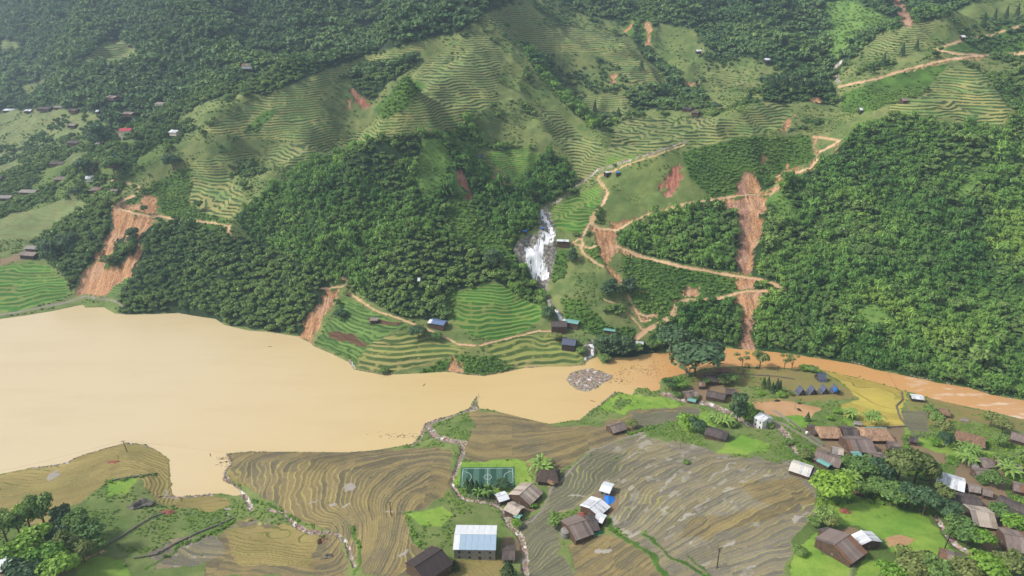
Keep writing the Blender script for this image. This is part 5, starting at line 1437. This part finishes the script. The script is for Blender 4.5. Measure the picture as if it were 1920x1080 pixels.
def plant_kind(xs, ys, zs, s, h, meshes, name, label, cat, group, stuff_name, stuff_label, nind, seed, tilt=.08):
    """the ones that show largest are things of their own, the rest of the wood is one mass"""
    px, py = project(xs, ys, zs); infr = (px > 0) & (px < 1920) & (py > 0) & (py < 1080)
    key = np.where(infr, s/ys, 0); order = np.argsort(-key); ind = order[:nind]; rest = order[nind:]
    r = np.random.default_rng(seed); protos = []
    for n, i in enumerate(ind):
        o = individual(meshes[n % len(meshes)], name, xs[i], ys[i], zs[i], s[i], h[i], r.uniform(0, 6.28), label=label, category=cat, group=group)
        if n < len(meshes): protos.append(o)
    gn_forest(stuff_name, xs[rest], ys[rest], zs[rest], s[rest], h[rest], protos, stuff_label, seed, tilt)
# bamboo hillside
x, y, z, px, py = strew(3.15, 405, 900, seed=11)
c = land_at(px, py); den = fbm(x, y, 25, 2, 201)
s_ = (c == 1) & clear_of(px, py, 4) & (sd_at(x, y) > 2.5) & (py < 765)
b3 = (c == 3) & clear_of(px, py, 4) & (sd_at(x, y) > 2)
r = np.random.default_rng(8)
mixn = fbm(x, y, 18, 3, 207) + r.normal(0, .25, len(x)); oth = s_ & (mixn > .28); s_ &= ~oth
size = 4.1*np.exp(r.normal(0, .34, len(x)))*(1 + .35*den); hg = size*r.uniform(.65, 1.35, len(x)); MIX = (x[oth], y[oth], z[oth], size[oth]*1.15, hg[oth]*1.1)
plant_kind(x[s_], y[s_], z[s_]-.4, size[s_], hg[s_], BAM, 'bamboo_clump', 'feathery green bamboo clump among many alike on the slope above the brown river', 'bamboo clump', 'bamboo clumps low on the slope across the water', 'bamboo_forest', 'dense bright green bamboo covering the steep slopes', 300, 21)  # bamboo clumps, each a single mesh of leaf sprays
# bushes
x2, y2, z2, px2, py2 = strew(2.9, 440, 760, seed=13)
c = land_at(px2, py2); n_ = fbm(x2, y2, 16, 3, 211)
s3 = (c == 3) & clear_of(px2, py2, 3) & (sd_at(x2, y2) > 1.5)
s0 = (np.isin(c, [21]) & (n_ > .25)) | (np.isin(c, [0, 12]) & (n_ > -.12) | np.isin(c, [15]) & (n_ > -.3)) & clear_of(px2, py2, 3) & (sd_at(x2, y2) > 2) & (py2 < 690)
sm = s3 | s0 | ((c == 24) & (n_ > .38))
size2 = np.where(s3, r.uniform(2.6, 4.6, len(x2)), r.uniform(1.2, 3.0, len(x2))); hg2 = size2*r.uniform(.6, 1.0, len(x2))
# the low trees along the water edge of the terraces
plant_kind(x2[sm], y2[sm], z2[sm]-.2, size2[sm], hg2[sm], SHR, 'green_bush', 'rounded green bush among many alike on the lower slopes across the water', 'bush', 'bushes on the lower slopes across the water', 'scrub', 'green scrub and bushes on the slopes', 120, 22)
# broadleaf wood, near part
x, y, z, px, py = strew(3.6, 500, 860, seed=17)
c = land_at(px, py); s_ = ((c == 2) | ((c == 15) & (py < 500) & (fbm(x, y, 24, 2, 261) > -.08)) | ((c == 0) & (fbm(x, y, 20, 2, 263) > .42))) & clear_of(px, py, 3) & (sd_at(x, y) > 1.5)
size = 4.9*np.exp(r.normal(0, .28, len(x))); hg = size*r.uniform(.65, 1.3, len(x))
x, y, z, size, hg = [np.concatenate([a_[s_], b_]) for a_, b_ in zip((x, y, z, size, hg), MIX)]; s_ = np.ones(len(x), bool)
plant_kind(x[s_], y[s_], z[s_]-.6, size[s_], hg[s_], BRD, 'forest_tree', 'dark green broadleaf tree among many alike in the wood above the flooded lake', 'tree', 'trees of the wood above the lake', 'broadleaf_forest', 'dark green broadleaf wood on the slope above the lake', 300, 23)
protos_far = []
x, y, z, px, py = strew(6.9, 860, 2500, amax=1.3, seed=19)
c = land_at(px, py); n_ = fbm(x, y, 60, 4, 221); n2_ = fbm(x, y, 22, 2, 225)
s_ = (np.isin(c, [1, 2, 3]) & (n2_ > -.75)) | (np.isin(c, [0]) & (n_ > .14)) | (np.isin(c, [15]) & (n_ > -.28)) | (np.isin(c, [14]) & (n_ > .36)) | (np.isin(c, [21]) & (n_ > .42))
s_ &= clear_of(px, py, 3)
size = np.where(np.isin(c, [1, 2]), 9.6*np.exp(r.normal(0, .27, len(x))), r.uniform(4, 8.5, len(x))); hg = size*r.uniform(.7, 1.2, len(x))
plant_kind(x[s_], y[s_], z[s_]-.8, size[s_], hg[s_], FAR, 'distant_tree', 'distant dark green tree among many alike in the hazy forest', 'tree', 'distant forest trees', 'mountain_forest', 'hazy dark green forest on the far mountainside', 60, 24)
# shrubs on far scrub and terraces edges
x, y, z, px, py = strew(5.2, 760, 1500, seed=29)
c = land_at(px, py); n_ = fbm(x, y, 34, 4, 231)
s_ = (np.isin(c, [0, 3]) & (n_ > -.2)) | (np.isin(c, [4, 5, 6]) & (n_ > .30)) | (np.isin(c, [21]) & (n_ > .1)) | (np.isin(c, [14, 15]) & (n_ > .16))
s_ &= clear_of(px, py, 3)
size = r.uniform(1.8, 4.6, len(x)); hg = size*r.uniform(.5, .9, len(x))
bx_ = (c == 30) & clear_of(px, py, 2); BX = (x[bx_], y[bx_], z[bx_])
sp_ = [individual(SHR[i], 'green_bush', float(x[s_][i*50]), float(y[s_][i*50]), float(z[s_][i*50]), 3., 2.4, i, label='rounded green bush among many alike on the lower slopes across the water', category='bush', group='bushes on the lower slopes across the water') for i in range(3)]
gn_forest('hill_scrub', x[s_], y[s_], z[s_]-.3, size[s_], hg[s_], sp_, 'low scrub dotted over the terraced hills', 31)
# rough growth on the near bank
x, y, z, px, py = strew(1.7, 250, 470, seed=37)
c = land_at(px, py); n_ = fbm(x, y, 9, 3, 241)
nearm = py > 690
s_ = ((c == 3) | ((c == 12) & (n_ > -.12)) | ((c == 15) & (n_ > -.34)) | ((c == 20) & (n_ > .3))) & nearm & clear_of(px, py, 3) & (sd_at(x, y) > 1)
s_ |= (np.isin(c, [10]) & (n_ > .15) & nearm & (r.random(len(x)) < .5))
s_ |= (np.isin(c, [7, 8, 9, 23, 25, 13]) & nearm & (r.random(len(x)) < .012))
s_ |= ((sd_at(x, y) > .3) & (sd_at(x, y) < 1.8) & nearm & (n_ > 0.0))
size = r.uniform(.7, 1.9, len(x))*(1 + (c == 3)*.6 - np.isin(c, [10, 7, 8, 9])*.35 + (c == 15)*.9*(fbm(x, y, 7, 2, 265) > 0)); hg = size*r.uniform(.45, .9, len(x))
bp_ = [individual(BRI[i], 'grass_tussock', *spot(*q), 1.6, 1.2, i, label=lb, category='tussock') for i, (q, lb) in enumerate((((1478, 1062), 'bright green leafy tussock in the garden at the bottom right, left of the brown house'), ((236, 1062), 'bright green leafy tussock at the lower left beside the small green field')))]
gn_forest('undergrowth', x[s_], y[s_], z[s_]-.1, size[s_], hg[s_], bp_ + sp_[:1], 'bright green undergrowth on banks and field edges', 32)

# sunlit patches of the wooded slopes, put in as lighter coloured scrub
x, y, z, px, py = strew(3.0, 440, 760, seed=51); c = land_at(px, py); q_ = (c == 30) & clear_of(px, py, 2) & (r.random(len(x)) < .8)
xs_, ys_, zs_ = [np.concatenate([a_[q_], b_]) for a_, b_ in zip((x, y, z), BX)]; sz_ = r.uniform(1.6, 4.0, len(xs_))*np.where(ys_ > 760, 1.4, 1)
gn_forest('sunlit_tint_scrub', xs_, ys_, zs_-.2, sz_, sz_*.7, bp_, 'yellow green young growth in patches on the wooded slopes', 52)

# ------------------------------------------------------------------ football pitch
pz = PITCH_Z + .06
def pw_(px, py, z=None): q = spot(px, py, flat=pz if z is None else z); return q
A0, A1, A2, A3 = [pw_(*q)[:2] for q in ((866.5, 878), (962, 877), (964.5, 912), (864.5, 912.5))]
cx_, cy_ = (A0[0]+A1[0]+A2[0]+A3[0])/4, (A0[1]+A1[1]+A2[1]+A3[1])/4
PL = (math.hypot(A1[0]-A0[0], A1[1]-A0[1]) + math.hypot(A2[0]-A3[0], A2[1]-A3[1]))/2; PWd = (math.hypot(A3[0]-A0[0], A3[1]-A0[1]) + math.hypot(A2[0]-A1[0], A2[1]-A1[1]))/2
pr = bpy.data.objects.new('football_pitch', None); pr.location = (cx_, cy_, pz); pr.rotation_euler = (0, 0, math.atan2(A1[1]-A0[1], A1[0]-A0[0])); link(pr, label='small green football pitch with white lines and mown stripes beside the stream', category='football pitch')
M_T1 = simple('dark_turf', (50, 84, 70), .95, .05, .5); M_T2 = simple('light_turf', (80, 112, 96), .95, .05, .5); M_LINE = simple('pitch_line', (215, 222, 218), .9, .03, 1); M_EDGE = simple('green_border', (60, 120, 92), .9, .05, 1)
M_NET = simple('green_net_fence', (38, 88, 66), .8, .1, 3); M_POLE = simple('pole_concrete', (120, 112, 104), .8, .1, 3); M_WIRE = simple('black_cable', (50, 46, 44), .6, .05, 3); M_METAL = simple('white_metal_tube', (225, 228, 228), .4, .05, 3)
child('border', boxm('border', PL+1.2, PWd+1.2, .05, M_EDGE), pr, (0, 0, -.01))
ns = 9
for i in range(ns): child('turf_strip', boxm('turf_strip', PL/ns, PWd, .05, M_T1 if i % 2 else M_T2), pr, (-PL/2 + (i+.5)*PL/ns, 0, .02))
def lines_mesh():
    V, F = [], []; z = .05; lw = .09
    def seg(x0, y0, x1, y1):
        dx, dy = x1-x0, y1-y0; l_ = math.hypot(dx, dy); nx, ny = -dy/l_*lw, dx/l_*lw; o = len(V)
        V.extend([(x0+nx, y0+ny, z), (x0-nx, y0-ny, z), (x1-nx, y1-ny, z), (x1+nx, y1+ny, z)]); F.append((o, o+1, o+2, o+3))
    a, b = PL/2-.5, PWd/2-.5
    for s in ((-a,-b,a,-b),(a,-b,a,b),(a,b,-a,b),(-a,b,-a,-b),(0,-b,0,b)): seg(*s)
    def arc(cx, cy, r, t0, t1, n=20):
        for i in range(n):
            p, q = t0+(t1-t0)*i/n, t0+(t1-t0)*(i+1)/n; seg(cx+r*math.cos(p), cy+r*math.sin(p), cx+r*math.cos(q), cy+r*math.sin(q))
    arc(0, 0, PL*.072, 0, 2*math.pi, 28); arc(-a, 0, PL*.17, -math.pi/2, math.pi/2); arc(a, 0, PL*.17, math.pi/2, 3*math.pi/2)
    return pymesh('line_marking', V, F, M_LINE)
child('line_marking', lines_mesh(), pr)
def wire(pts, r, name, m_, par_=None, closed=False, **props):
    pts = [np.array(p, float) for p in pts]; pts = pts + [pts[0]] if closed else pts; V, F = [], []
    for i, p in enumerate(pts):
        d = pts[min(i+1, len(pts)-1)] - pts[max(i-1, 0)]; d = d/(np.linalg.norm(d)+1e-9); u = np.cross(d, (0.13, .2, 1)); u /= np.linalg.norm(u); v = np.cross(d, u)
        for k in range(4): V.append(tuple(p + r*(math.cos(k*math.pi/2)*u + math.sin(k*math.pi/2)*v)))
        if i:
            for k in range(4): F.append(((i-1)*4+k, (i-1)*4+(k+1) % 4, i*4+(k+1) % 4, i*4+k))
    return link(bpy.data.objects.new(name, pymesh(name, V, F, m_)), par_, **props)
for sx_, lb in ((-1, 'white goal at the left end of the football pitch'), (1, 'white goal at the right end of the football pitch')):
    gx = sx_*(PL/2-.5); ca, sa = math.cos(pr.rotation_euler[2]), math.sin(pr.rotation_euler[2])
    gr = bpy.data.objects.new('goal', None); gr.location = (cx_+gx*ca, cy_+gx*sa, pz+.05); gr.rotation_euler = pr.rotation_euler; link(gr, label=lb, category='goal')
    wire([(0,-1.6,0),(0,-1.6,2),(0,1.6,2),(0,1.6,0)], .07, 'goal_frame', M_METAL, gr); wire([(0,-1.6,2),(sx_*.9,-1.6,0),(sx_*.9,1.6,0),(0,1.6,2)], .04, 'goal_back_bar', M_METAL, gr)
fr_o = bpy.data.objects.new('pitch_fence', None); fr_o.location = pr.location; fr_o.rotation_euler = pr.rotation_euler; link(fr_o, label='low dark green net fence around the football pitch', category='fence')
post_me = boxm('fence_post', .1, .1, 2.2, M_NET, True); a, b = PL/2+.5, PWd/2+.5
for x_, y_ in [(-a+2*a*i/6, s*b) for i in range(7) for s in (-1, 1)] + [(s*a, -b+2*b*i/4) for i in (1, 2, 3) for s in (-1, 1)]: child('fence_post', post_me, fr_o, (x_, y_, 0))
for h_ in (.2, 1.1, 2.1): wire([(-a,-b,h_),(a,-b,h_),(a,b,h_),(-a,b,h_)], .035, 'fence_rail', M_NET, fr_o, True)

# ------------------------------------------------------------------ poles, cables, footbridge
def pole(px, py, h, label, r=.16, arms=True, lean=0):
    x, y, z = spot(px, py); rt = bpy.data.objects.new('utility_pole', None); rt.location = (x, y, z-.3); rt.rotation_euler = (0, lean, 0); link(rt, label=label, category='pole')
    V, F = tube([(0, 0, 0), (0, 0, h)], [r*1.5, r]); child('pole_shaft', pymesh('pole_shaft', V, F, M_WIRE if arms else M_POLE), rt)
    if arms:
        child('crossarm', boxm('crossarm', 2.6, .14, .14, M_WIRE), rt, (0, 0, h-.3), (0, 0, .2)); child('crossarm', boxm('crossarm', 1.5, .14, .14, M_WIRE), rt, (0, 0, h-1.3), (0, 0, .2))
    return (x, y, z + h)
t1 = pole(239, 848, 8.5, 'dark leaning power pole on the tip of the golden headland', lean=-.12)
t2 = pole(733, 966, 8.5, 'dark power pole standing in the brown paddy field left of the stream')
t3 = pole(1344, 1066, 11, 'tall thin power pole in the large paddy field near the bottom edge')
t4 = pole(1771, 1028, 9, 'dark pole on the bright lawn beside the pale footpath', lean=.1)
pole(1275, 801+40, 4, 'white lamp post on the bank below the sunken dark roof', .1, False)
pole(1346, 830, 4.5, 'short white post at the corner of the sunken dark roof', .1, False)
pole(1458, 697, 5, 'short pole on the river bank right of the round tree', .12)
pole(1490, 768, 4, 'small post in the bare brown field', .1, False)
pole(898, 748, 5, 'thin post on the stony spit in the lake', .1, False)
wire([(t1[0]-90, t1[1]-40, t1[2]-2), (t1[0]-45, t1[1]-20, t1[2]-3), t1, (t1[0]+60, t1[1]-6, t1[2]-4)], .025, 'power_line', M_WIRE, label='thin black power line over the headland at the lower left', category='cable')
wire([t3, ((t3[0]+t4[0])/2, (t3[1]+t4[1])/2, min(t3[2], t4[2])-3), t4, (t4[0]+60, t4[1]+10, t4[2]-2)], .03, 'power_line', M_WIRE, label='thin black power line from the paddy field pole to the lawn pole', category='cable')
wire([t2, ((t2[0]+t3[0])/2, (t2[1]+t3[1])/2, min(t2[2], t3[2])-4), t3], .03, 'power_line', M_WIRE, label='thin black power line between the two paddy field poles', category='cable')
c0 = spot(1664, 696, 3); c1_ = spot(1702, 772, 1)
wire([(c0[0], c0[1], c0[2]+3), ((c0[0]+c1_[0])/2, (c0[1]+c1_[1])/2, 1.6+2), (c1_[0], c1_[1], c1_[2]+1)], .05, 'river_cable', M_WIRE, label='thin dark cable sagging across the brown river on the right', category='cable')
c0 = spot(1219, 664, 2); c1_ = spot(1236, 722, 2)
wire([(c0[0], c0[1], c0[2]+3), ((c0[0]+c1_[0])/2, (c0[1]+c1_[1])/2, 2), (c1_[0], c1_[1], c1_[2]+2)], .05, 'river_cable', M_WIRE, label='thin dark cable crossing the muddy inlet left of the footbridge', category='cable')
B0, B1 = spot(1257, 660), spot(1289, 706); zb = 3.2
br = bpy.data.objects.new('footbridge', None); bl = math.hypot(B1[0]-B0[0], B1[1]-B0[1]); br.location = ((B0[0]+B1[0])/2, (B0[1]+B1[1])/2, 0); br.rotation_euler = (0, 0, math.atan2(B1[1]-B0[1], B1[0]-B0[0])); link(br, label='brown suspension footbridge crossing the river beside the large tree', category='bridge')
M_DECK = simple('bridge_deck', (138, 104, 82), .85, .2, 1.5); nb = 24
dk = boxm('deck_board', bl/nb-.06, 2.2, .12, M_DECK)
for i in range(nb):
    s = (i+.5)/nb*2-1; child('deck_board', dk, br, (s*bl/2, 0, zb + .8*s*s))
for s in (-1, 1):
    wire([(-bl/2*1.04, s*1.15, zb+4.4)] + [(q*bl/2, s*1.15, zb+1.3+3*q*q) for q in (-1, -.75, -.5, -.25, 0, .25, .5, .75, 1)], .06, 'suspension_cable', M_WIRE, br)
    wire([(q*bl/2, s*1.12, zb+.9+.8*q*q) for q in (-1, -.5, 0, .5, 1)], .04, 'handrail', M_WIRE, br)
    for e in (-1, 1): child('bridge_tower', boxm('bridge_tower', .5, .5, 8, M_POLE, True), br, (e*bl/2, s*1.3, -.3))

# ------------------------------------------------------------------ small things
def lump(name, px, py, sx, sy, sz, m_, label, cat, seed=1, sub=3, rough=.12, z=0.0, **kw):
    import bmesh
    bm = bmesh.new(); bmesh.ops.create_icosphere(bm, subdivisions=sub, radius=1); r_ = np.random.default_rng(seed)
    for v in bm.verts:
        v.co *= 1 + rough*(math.sin(v.co.x*5+seed)+math.sin(v.co.y*6+seed*2)+math.sin(v.co.z*7)); v.co.x *= sx; v.co.y *= sy; v.co.z = max(-.3, v.co.z)*sz
    me = bpy.data.meshes.new(name); bm.to_mesh(me); bm.free(); me.materials.append(m_)
    x, y, zz = spot(px, py); o = bpy.data.objects.new(name, me); o.location = (x, y, zz+z); return link(o, label=label, category=cat, **kw)
M_TARP = simple('blue_tarpaulin', (38, 124, 214), .45, .12, .8, .4); M_TARP2 = simple('orange_tarpaulin', (220, 120, 70), .6, .1, 1); M_STONE = simple('grey_boulder', (120, 114, 104), .9, .2, 1.2, bump=.6); M_DUNG = simple('dark_soil_heap', (60, 48, 44), .95, .2, 1.5); M_STRAW = simple('red_brown_heap', (150, 92, 76), .95, .2, 1.5); M_TEAL = simple('teal_fence_board', (52, 128, 108), .7, .12, 1)
lump('tarpaulin', 1142, 938, 2.6, 3.6, 1.6, M_TARP, 'bright blue tarpaulin over a heap right of the white roofed farm', 'tarpaulin', 3, rough=.1)
lump('tarpaulin', 1509, 846, 2.2, 1.6, 1.8, M_TARP, 'blue tarpaulin at the left corner of the village beside the long brown roof', 'tarpaulin', 4)
lump('tarpaulin', 1909, 1052, 2.2, 1.8, 1.2, M_TARP, 'round blue sheet under the roof near the bottom right corner', 'tarpaulin', 5)
lump('tarpaulin', 963, 446, 2, 1.2, .8, M_TARP2, 'orange tarpaulin left of the top of the waterfall', 'tarpaulin', 6)
lump('tarpaulin', 219, 302, 2.2, 2.2, 5.6, M_TARP, 'blue sheet beside the dark roofs of the left village', 'tarpaulin', 8)
lump('firewood_pile', 1092, 966, 2.6, 1.3, 1.2, M_STRAW, 'orange brown firewood pile between the white and the brown roofs', 'firewood pile', 7)
lump('soil_heap', 1457, 752, 1.8, 1.2, .8, M_DUNG, 'larger dark soil heap on the bare brown field', 'heap', 9)
lump('soil_heap', 1499, 757, 1.4, 1, .7, M_DUNG, 'smaller dark soil heap on the bare brown field', 'heap', 10)
lump('stone_heap', 1584, 960, 2.2, 1.8, 1.2, M_STRAW, 'pale red heap of bricks on the bright lawn', 'heap', 11)
lump('soil_heap', 213, 867, 3.4, 1.6, .5, M_STRAW, 'dark red soil patch heap on the golden headland', 'heap', 12)
lump('soil_heap', 314, 962, 4, 2, .8, M_STRAW, 'dark red brush heap on the meadow right of the boulders', 'heap', 13)
for i_, (px_, py_, s_2, lb) in enumerate(((252, 952, 2.4, 'leftmost of three dark boulders on the meadow'), (262, 948, 2.9, 'middle one of three dark boulders on the meadow'), (273, 946, 3.1, 'rightmost of three dark boulders on the meadow'), (615, 1044, 1.6, 'small dark boulder among the golden paddies'))):
    lump('boulder', px_, py_, s_2*1.3, s_2*.8, s_2, M_STONE, lb, 'boulder', 20+i_, rough=.16)
lump('water_tank', 25, 1068, 1.8, 1.4, 1.5, WM['white'], 'white plastic tank beside the shed in the lower left corner', 'tank', 31, rough=.03)
def tank(px, py, r, h, m_, label, stand=0):
    x, y, z = spot(px, py); rt = bpy.data.objects.new('water_tank', None); rt.location = (x, y, z); link(rt, label=label, category='water tank')
    V, F = tube([(0, 0, stand), (0, 0, stand+.1), (0, 0, stand+h-.3), (0, 0, stand+h)], [r*.95, r, r, r*.6], 16); child('tank_body', pymesh('tank_body', V, F, m_, False), rt)
    if stand:
        for sx in (-1, 1):
            for sy in (-1, 1): child('leg', boxm('leg', .12, .12, stand, M_POLE, True), rt, (sx*r*.6, sy*r*.6, 0))
tank(1565, 741, 1.3, 2.2, M_TARP, 'blue water tank on legs beside the rightmost tent cabin', 3)
tank(1060, 1006, 2.3, 4, WM['stone'], 'round grey concrete water tank at the left end of the large brown roof')
tank(1057, 622, 1.2, 2.2, RM['white'], 'white water tank beside the dark panelled roof', 1)
tank(1770, 822, .9, 1.8, RM['white'], 'small white water tank among the trees right of the golden field', 3)
tank(1512, 806+10, .8, 1.6, RM['white'], 'white arched water tank beside the village road', 1)
# green board fence below the large brown roof
p0, p1 = spot(1082, 1013), spot(1131, 1001); fl_ = math.hypot(p1[0]-p0[0], p1[1]-p0[1]); fo = bpy.data.objects.new('board_fence', None); fo.location = p0; fo.rotation_euler = (0, 0, math.atan2(p1[1]-p0[1], p1[0]-p0[0])); link(fo, label='teal green board fence along the yard of the large brown roofed farm', category='fence')
bdm = boxm('board', fl_/10-.05, .08, 1.8, M_TEAL, True)
for i in range(10): child('board', bdm, fo, ((i+.5)*fl_/10, 0, (p1[2]-p0[2])*(i+.5)/10 - .2))
# dry stone field walls
def stone_wall(pts, label, h=.9):
    ps = [spot(*p) for p in pts]; V, F = [], []
    rt = bpy.data.objects.new('stone_wall', None); rt.location = ps[0]; link(rt, label=label, category='wall')
    k = 0; sm_ = boxm('stone', 1, .7, .8, M_STONE)
    for a, b in zip(ps, ps[1:]):
        L_ = math.hypot(b[0]-a[0], b[1]-a[1]); n = max(1, int(L_/1.5))
        for i in range(n):
            t = (i+.5)/n; x, y = a[0]+(b[0]-a[0])*t, a[1]+(b[1]-a[1])*t; z = float(gz(x, y)[0])
            o = child('stone', sm_, rt, (x-ps[0][0], y-ps[0][1], z-ps[0][2]+.35), (0, 0, math.atan2(b[1]-a[1], b[0]-a[0]) + random.uniform(-.2, .2))); o.scale = (1.3*random.uniform(.8, 1.2), 1, h*random.uniform(.9, 1.4)); k += 1
stone_wall([(190,1030),(230,1005),(262,985),(285,970),(310,962)], 'dark stone wall crossing the meadow at the lower left')
stone_wall([(250,1048),(290,1042),(330,1020),(370,1000),(410,985),(440,972)], 'long stone wall along the lower edge of the meadow at the lower left')
stone_wall([(205,903),(240,897),(270,893),(295,888)], 'dark stone wall at the foot of the golden headland terraces')
stone_wall([(1690,735),(1692,750),(1680,762),(1688,785),(1700,800),(1715,818)], 'grey stone wall along the right edge of the golden field')
stone_wall([(1640,803),(1665,802),(1698,800)], 'low stone wall below the golden field')
stone_wall([(1480,790),(1500,805),(1520,820),(1545,838)], 'grey roadside wall leading down to the village')
stone_wall([(870,928),(893,935),(920,940),(938,950)], 'curved stone bank wall below the football pitch')
stone_wall([(1715,818),(1760,820),(1800,822)], 'stone wall along the lane below the trees by the river')
stone_wall([(1345,701),(1400,703),(1450,706),(1490,712)], 'low stone terrace wall in the campsite field by the river')
# a grazing buffalo on the bare field
def animal(px, py, label, rz):
    me = bpy.data.meshes.new('body'); V = [(0,0,1.0),(.55,0,1.05),(.85,0,1.15),(1.15,0,.85),(1.4,0,.6),(-.6,0,1.0),(-.75,0,.9),(-.85,0,.5),
        (.5,.22,.75),(.5,.24,.4),(.48,.24,.02),(.5,-.22,.75),(.55,-.24,.4),(.55,-.24,.02),(-.55,.22,.7),(-.62,.24,.42),(-.56,.24,.02),(-.55,-.22,.7),(-.66,-.24,.42),(-.62,-.24,.02)]
    E = [(0,1),(1,2),(2,3),(3,4),(0,5),(5,6),(6,7),(1,8),(8,9),(9,10),(1,11),(11,12),(12,13),(5,14),(14,15),(15,16),(5,17),(17,18),(18,19)]
    R_ = [.42,.38,.3,.2,.13,.38,.12,.04,.16,.1,.08,.16,.1,.08,.17,.1,.08,.17,.1,.08]
    me.from_pydata(V, E, []); o = bpy.data.objects.new('buffalo', me); md = o.modifiers.new('s', 'SKIN')
    for v, q in zip(me.skin_vertices[0].data, R_): v.radius = (q, q)
    me.skin_vertices[0].data[0].use_root = True; o.modifiers.new('u', 'SUBSURF').levels = 1; o.modifiers['u'].render_levels = 1; me.materials.append(M_DUNG)
    x, y, z = spot(px, py); o.location = (x, y, z); o.rotation_euler = (0, 0, rz); o.scale = (1.3, 1.3, 1.3); link(o, label=label, category='buffalo')
animal(1498, 771, 'dark brown buffalo grazing on the bare field', 2.6)
# stones strewn along streams and on the gravel island
def boulder_mesh(i):
    r_ = np.random.default_rng(500+i); base = [(1,0,0),(-1,0,0),(0,1,0),(0,-1,0),(0,0,1),(0,0,-1)]; V = [tuple(np.array(v)*r_.uniform(.35, .6)) for v in base]
    return pymesh('stone', V, [(0,2,4),(2,1,4),(1,3,4),(3,0,4),(2,0,5),(1,2,5),(3,1,5),(0,3,5)], simple('stream_stone', [(172, 150, 130), (146, 124, 106), (192, 176, 158)][i % 3], .8, .15, 1))
BO = [boulder_mesh(i) for i in range(3)]
x, y, z, px, py = strew(.9, 250, 640, seed=77); c = land_at(px, py)
s_ = (c == 19) & (r.random(len(x)) < .55); ii = inpoly(x, y, ISLAND) & (r.random(len(x)) < .8)
sh = (sd_at(x, y) > -.6) & (sd_at(x, y) < 1.2) & (fbm(x, y, 20, 2, 401) > .08) & (y < 470)
s_ = s_ | ii | sh | (np.isin(c, [16, 28]) & (r.random(len(x)) < .05))
bpr = [individual(BO[i], 'boulder', *spot(*q), 2.2, 1.8, i, label=lb, category='boulder') for i, (q, lb) in enumerate((((1110, 706), 'pale boulder in the middle of the gravel island'), ((1366, 776), 'grey boulder in the rocky stream beside the tall bamboo'), ((962, 990), 'pale boulder in the stream right of the pale blue roof')))]
siz = r.uniform(.4, 1.5, len(x))*(1 - .45*ii)
gn_forest('river_stones', x[s_], y[s_], z[s_]+.05, siz[s_], siz[s_]*.7, bpr, 'pale stones strewn along the stream beds, shores and gravel island', 33, .6)

# driftwood and debris afloat on the flood
M_DRIFT = simple('wet_driftwood', (104, 78, 56), .8, .2, 2)
drift = pymesh('driftwood', *boxv(-1, 1, -.08, .08, -.05, .1), M_DRIFT); dr = []
for i_, (px_, py_, lb) in enumerate(((506, 650, 'small dark driftwood log afloat on the lake'), (795, 722, 'driftwood log afloat below the golden terraces'), (1111, 752, 'small dark snag afloat right of the stony shore'), (1612, 706, 'dark driftwood log caught in the brown river'), (394, 853, 'driftwood afloat beside the inlet mouth'))):
    x_, y_, _ = spot(px_, py_, flat=.05); dr.append(individual(drift, 'driftwood', x_, y_, .05, 1.6, 2, i_*1.3, label=lb, category='driftwood'))
q_ = np.concatenate([np.c_[np.random.default_rng(5+i).normal(a_, sx_, 60), np.random.default_rng(9+i).normal(b__, sy_, 60)] for i, (a_, b__, sx_, sy_) in enumerate(((1190, 695, 22, 5), (750, 818, 24, 4), (1165, 712, 16, 6), (425, 862, 8, 6), (1225, 690, 12, 8)))])
xs_, ys_ = at0(q_[:, 0], q_[:, 1]); w_in = sd_at(xs_, ys_) < -.3; rr_ = np.random.default_rng(4)
gn_forest('floating_debris', xs_[w_in], ys_[w_in], np.full(w_in.sum(), .04), rr_.uniform(.3, .9, w_in.sum()), rr_.uniform(.5, 1.2, w_in.sum()), dr[:2], 'twigs and debris drifting on the muddy water', 36, .02)

# ------------------------------------------------------------------ the air
def haze_box():
    me = bpy.data.meshes.new('haze'); x0, x1, y0, y1, z0, z1 = -3600, 3600, -60, 2790, -8, 720
    v = [(x0,y0,z0),(x1,y0,z0),(x1,y1,z0),(x0,y1,z0),(x0,y0,z1),(x1,y0,z1),(x1,y1,z1),(x0,y1,z1)]
    me.from_pydata(v, [], [(0,3,2,1),(4,5,6,7),(0,1,5,4),(1,2,6,5),(2,3,7,6),(3,0,4,7)])
    m = bpy.data.materials.new('haze'); m.use_nodes = True; t = m.node_tree; t.nodes.clear()
    o_ = t.nodes.new('ShaderNodeOutputMaterial'); vv = t.nodes.new('ShaderNodeVolumePrincipled')
    vv.inputs['Color'].default_value = (.66, .84, 1, 1); vv.inputs['Density'].default_value = HAZE; vv.inputs['Anisotropy'].default_value = .2
    t.links.new(vv.outputs[0], o_.inputs['Volume']); me.materials.append(m)
    link(bpy.data.objects.new('haze', me), kind='stuff', label='thin pale haze that veils the far mountainside')
HAZE = .000155
haze_box()
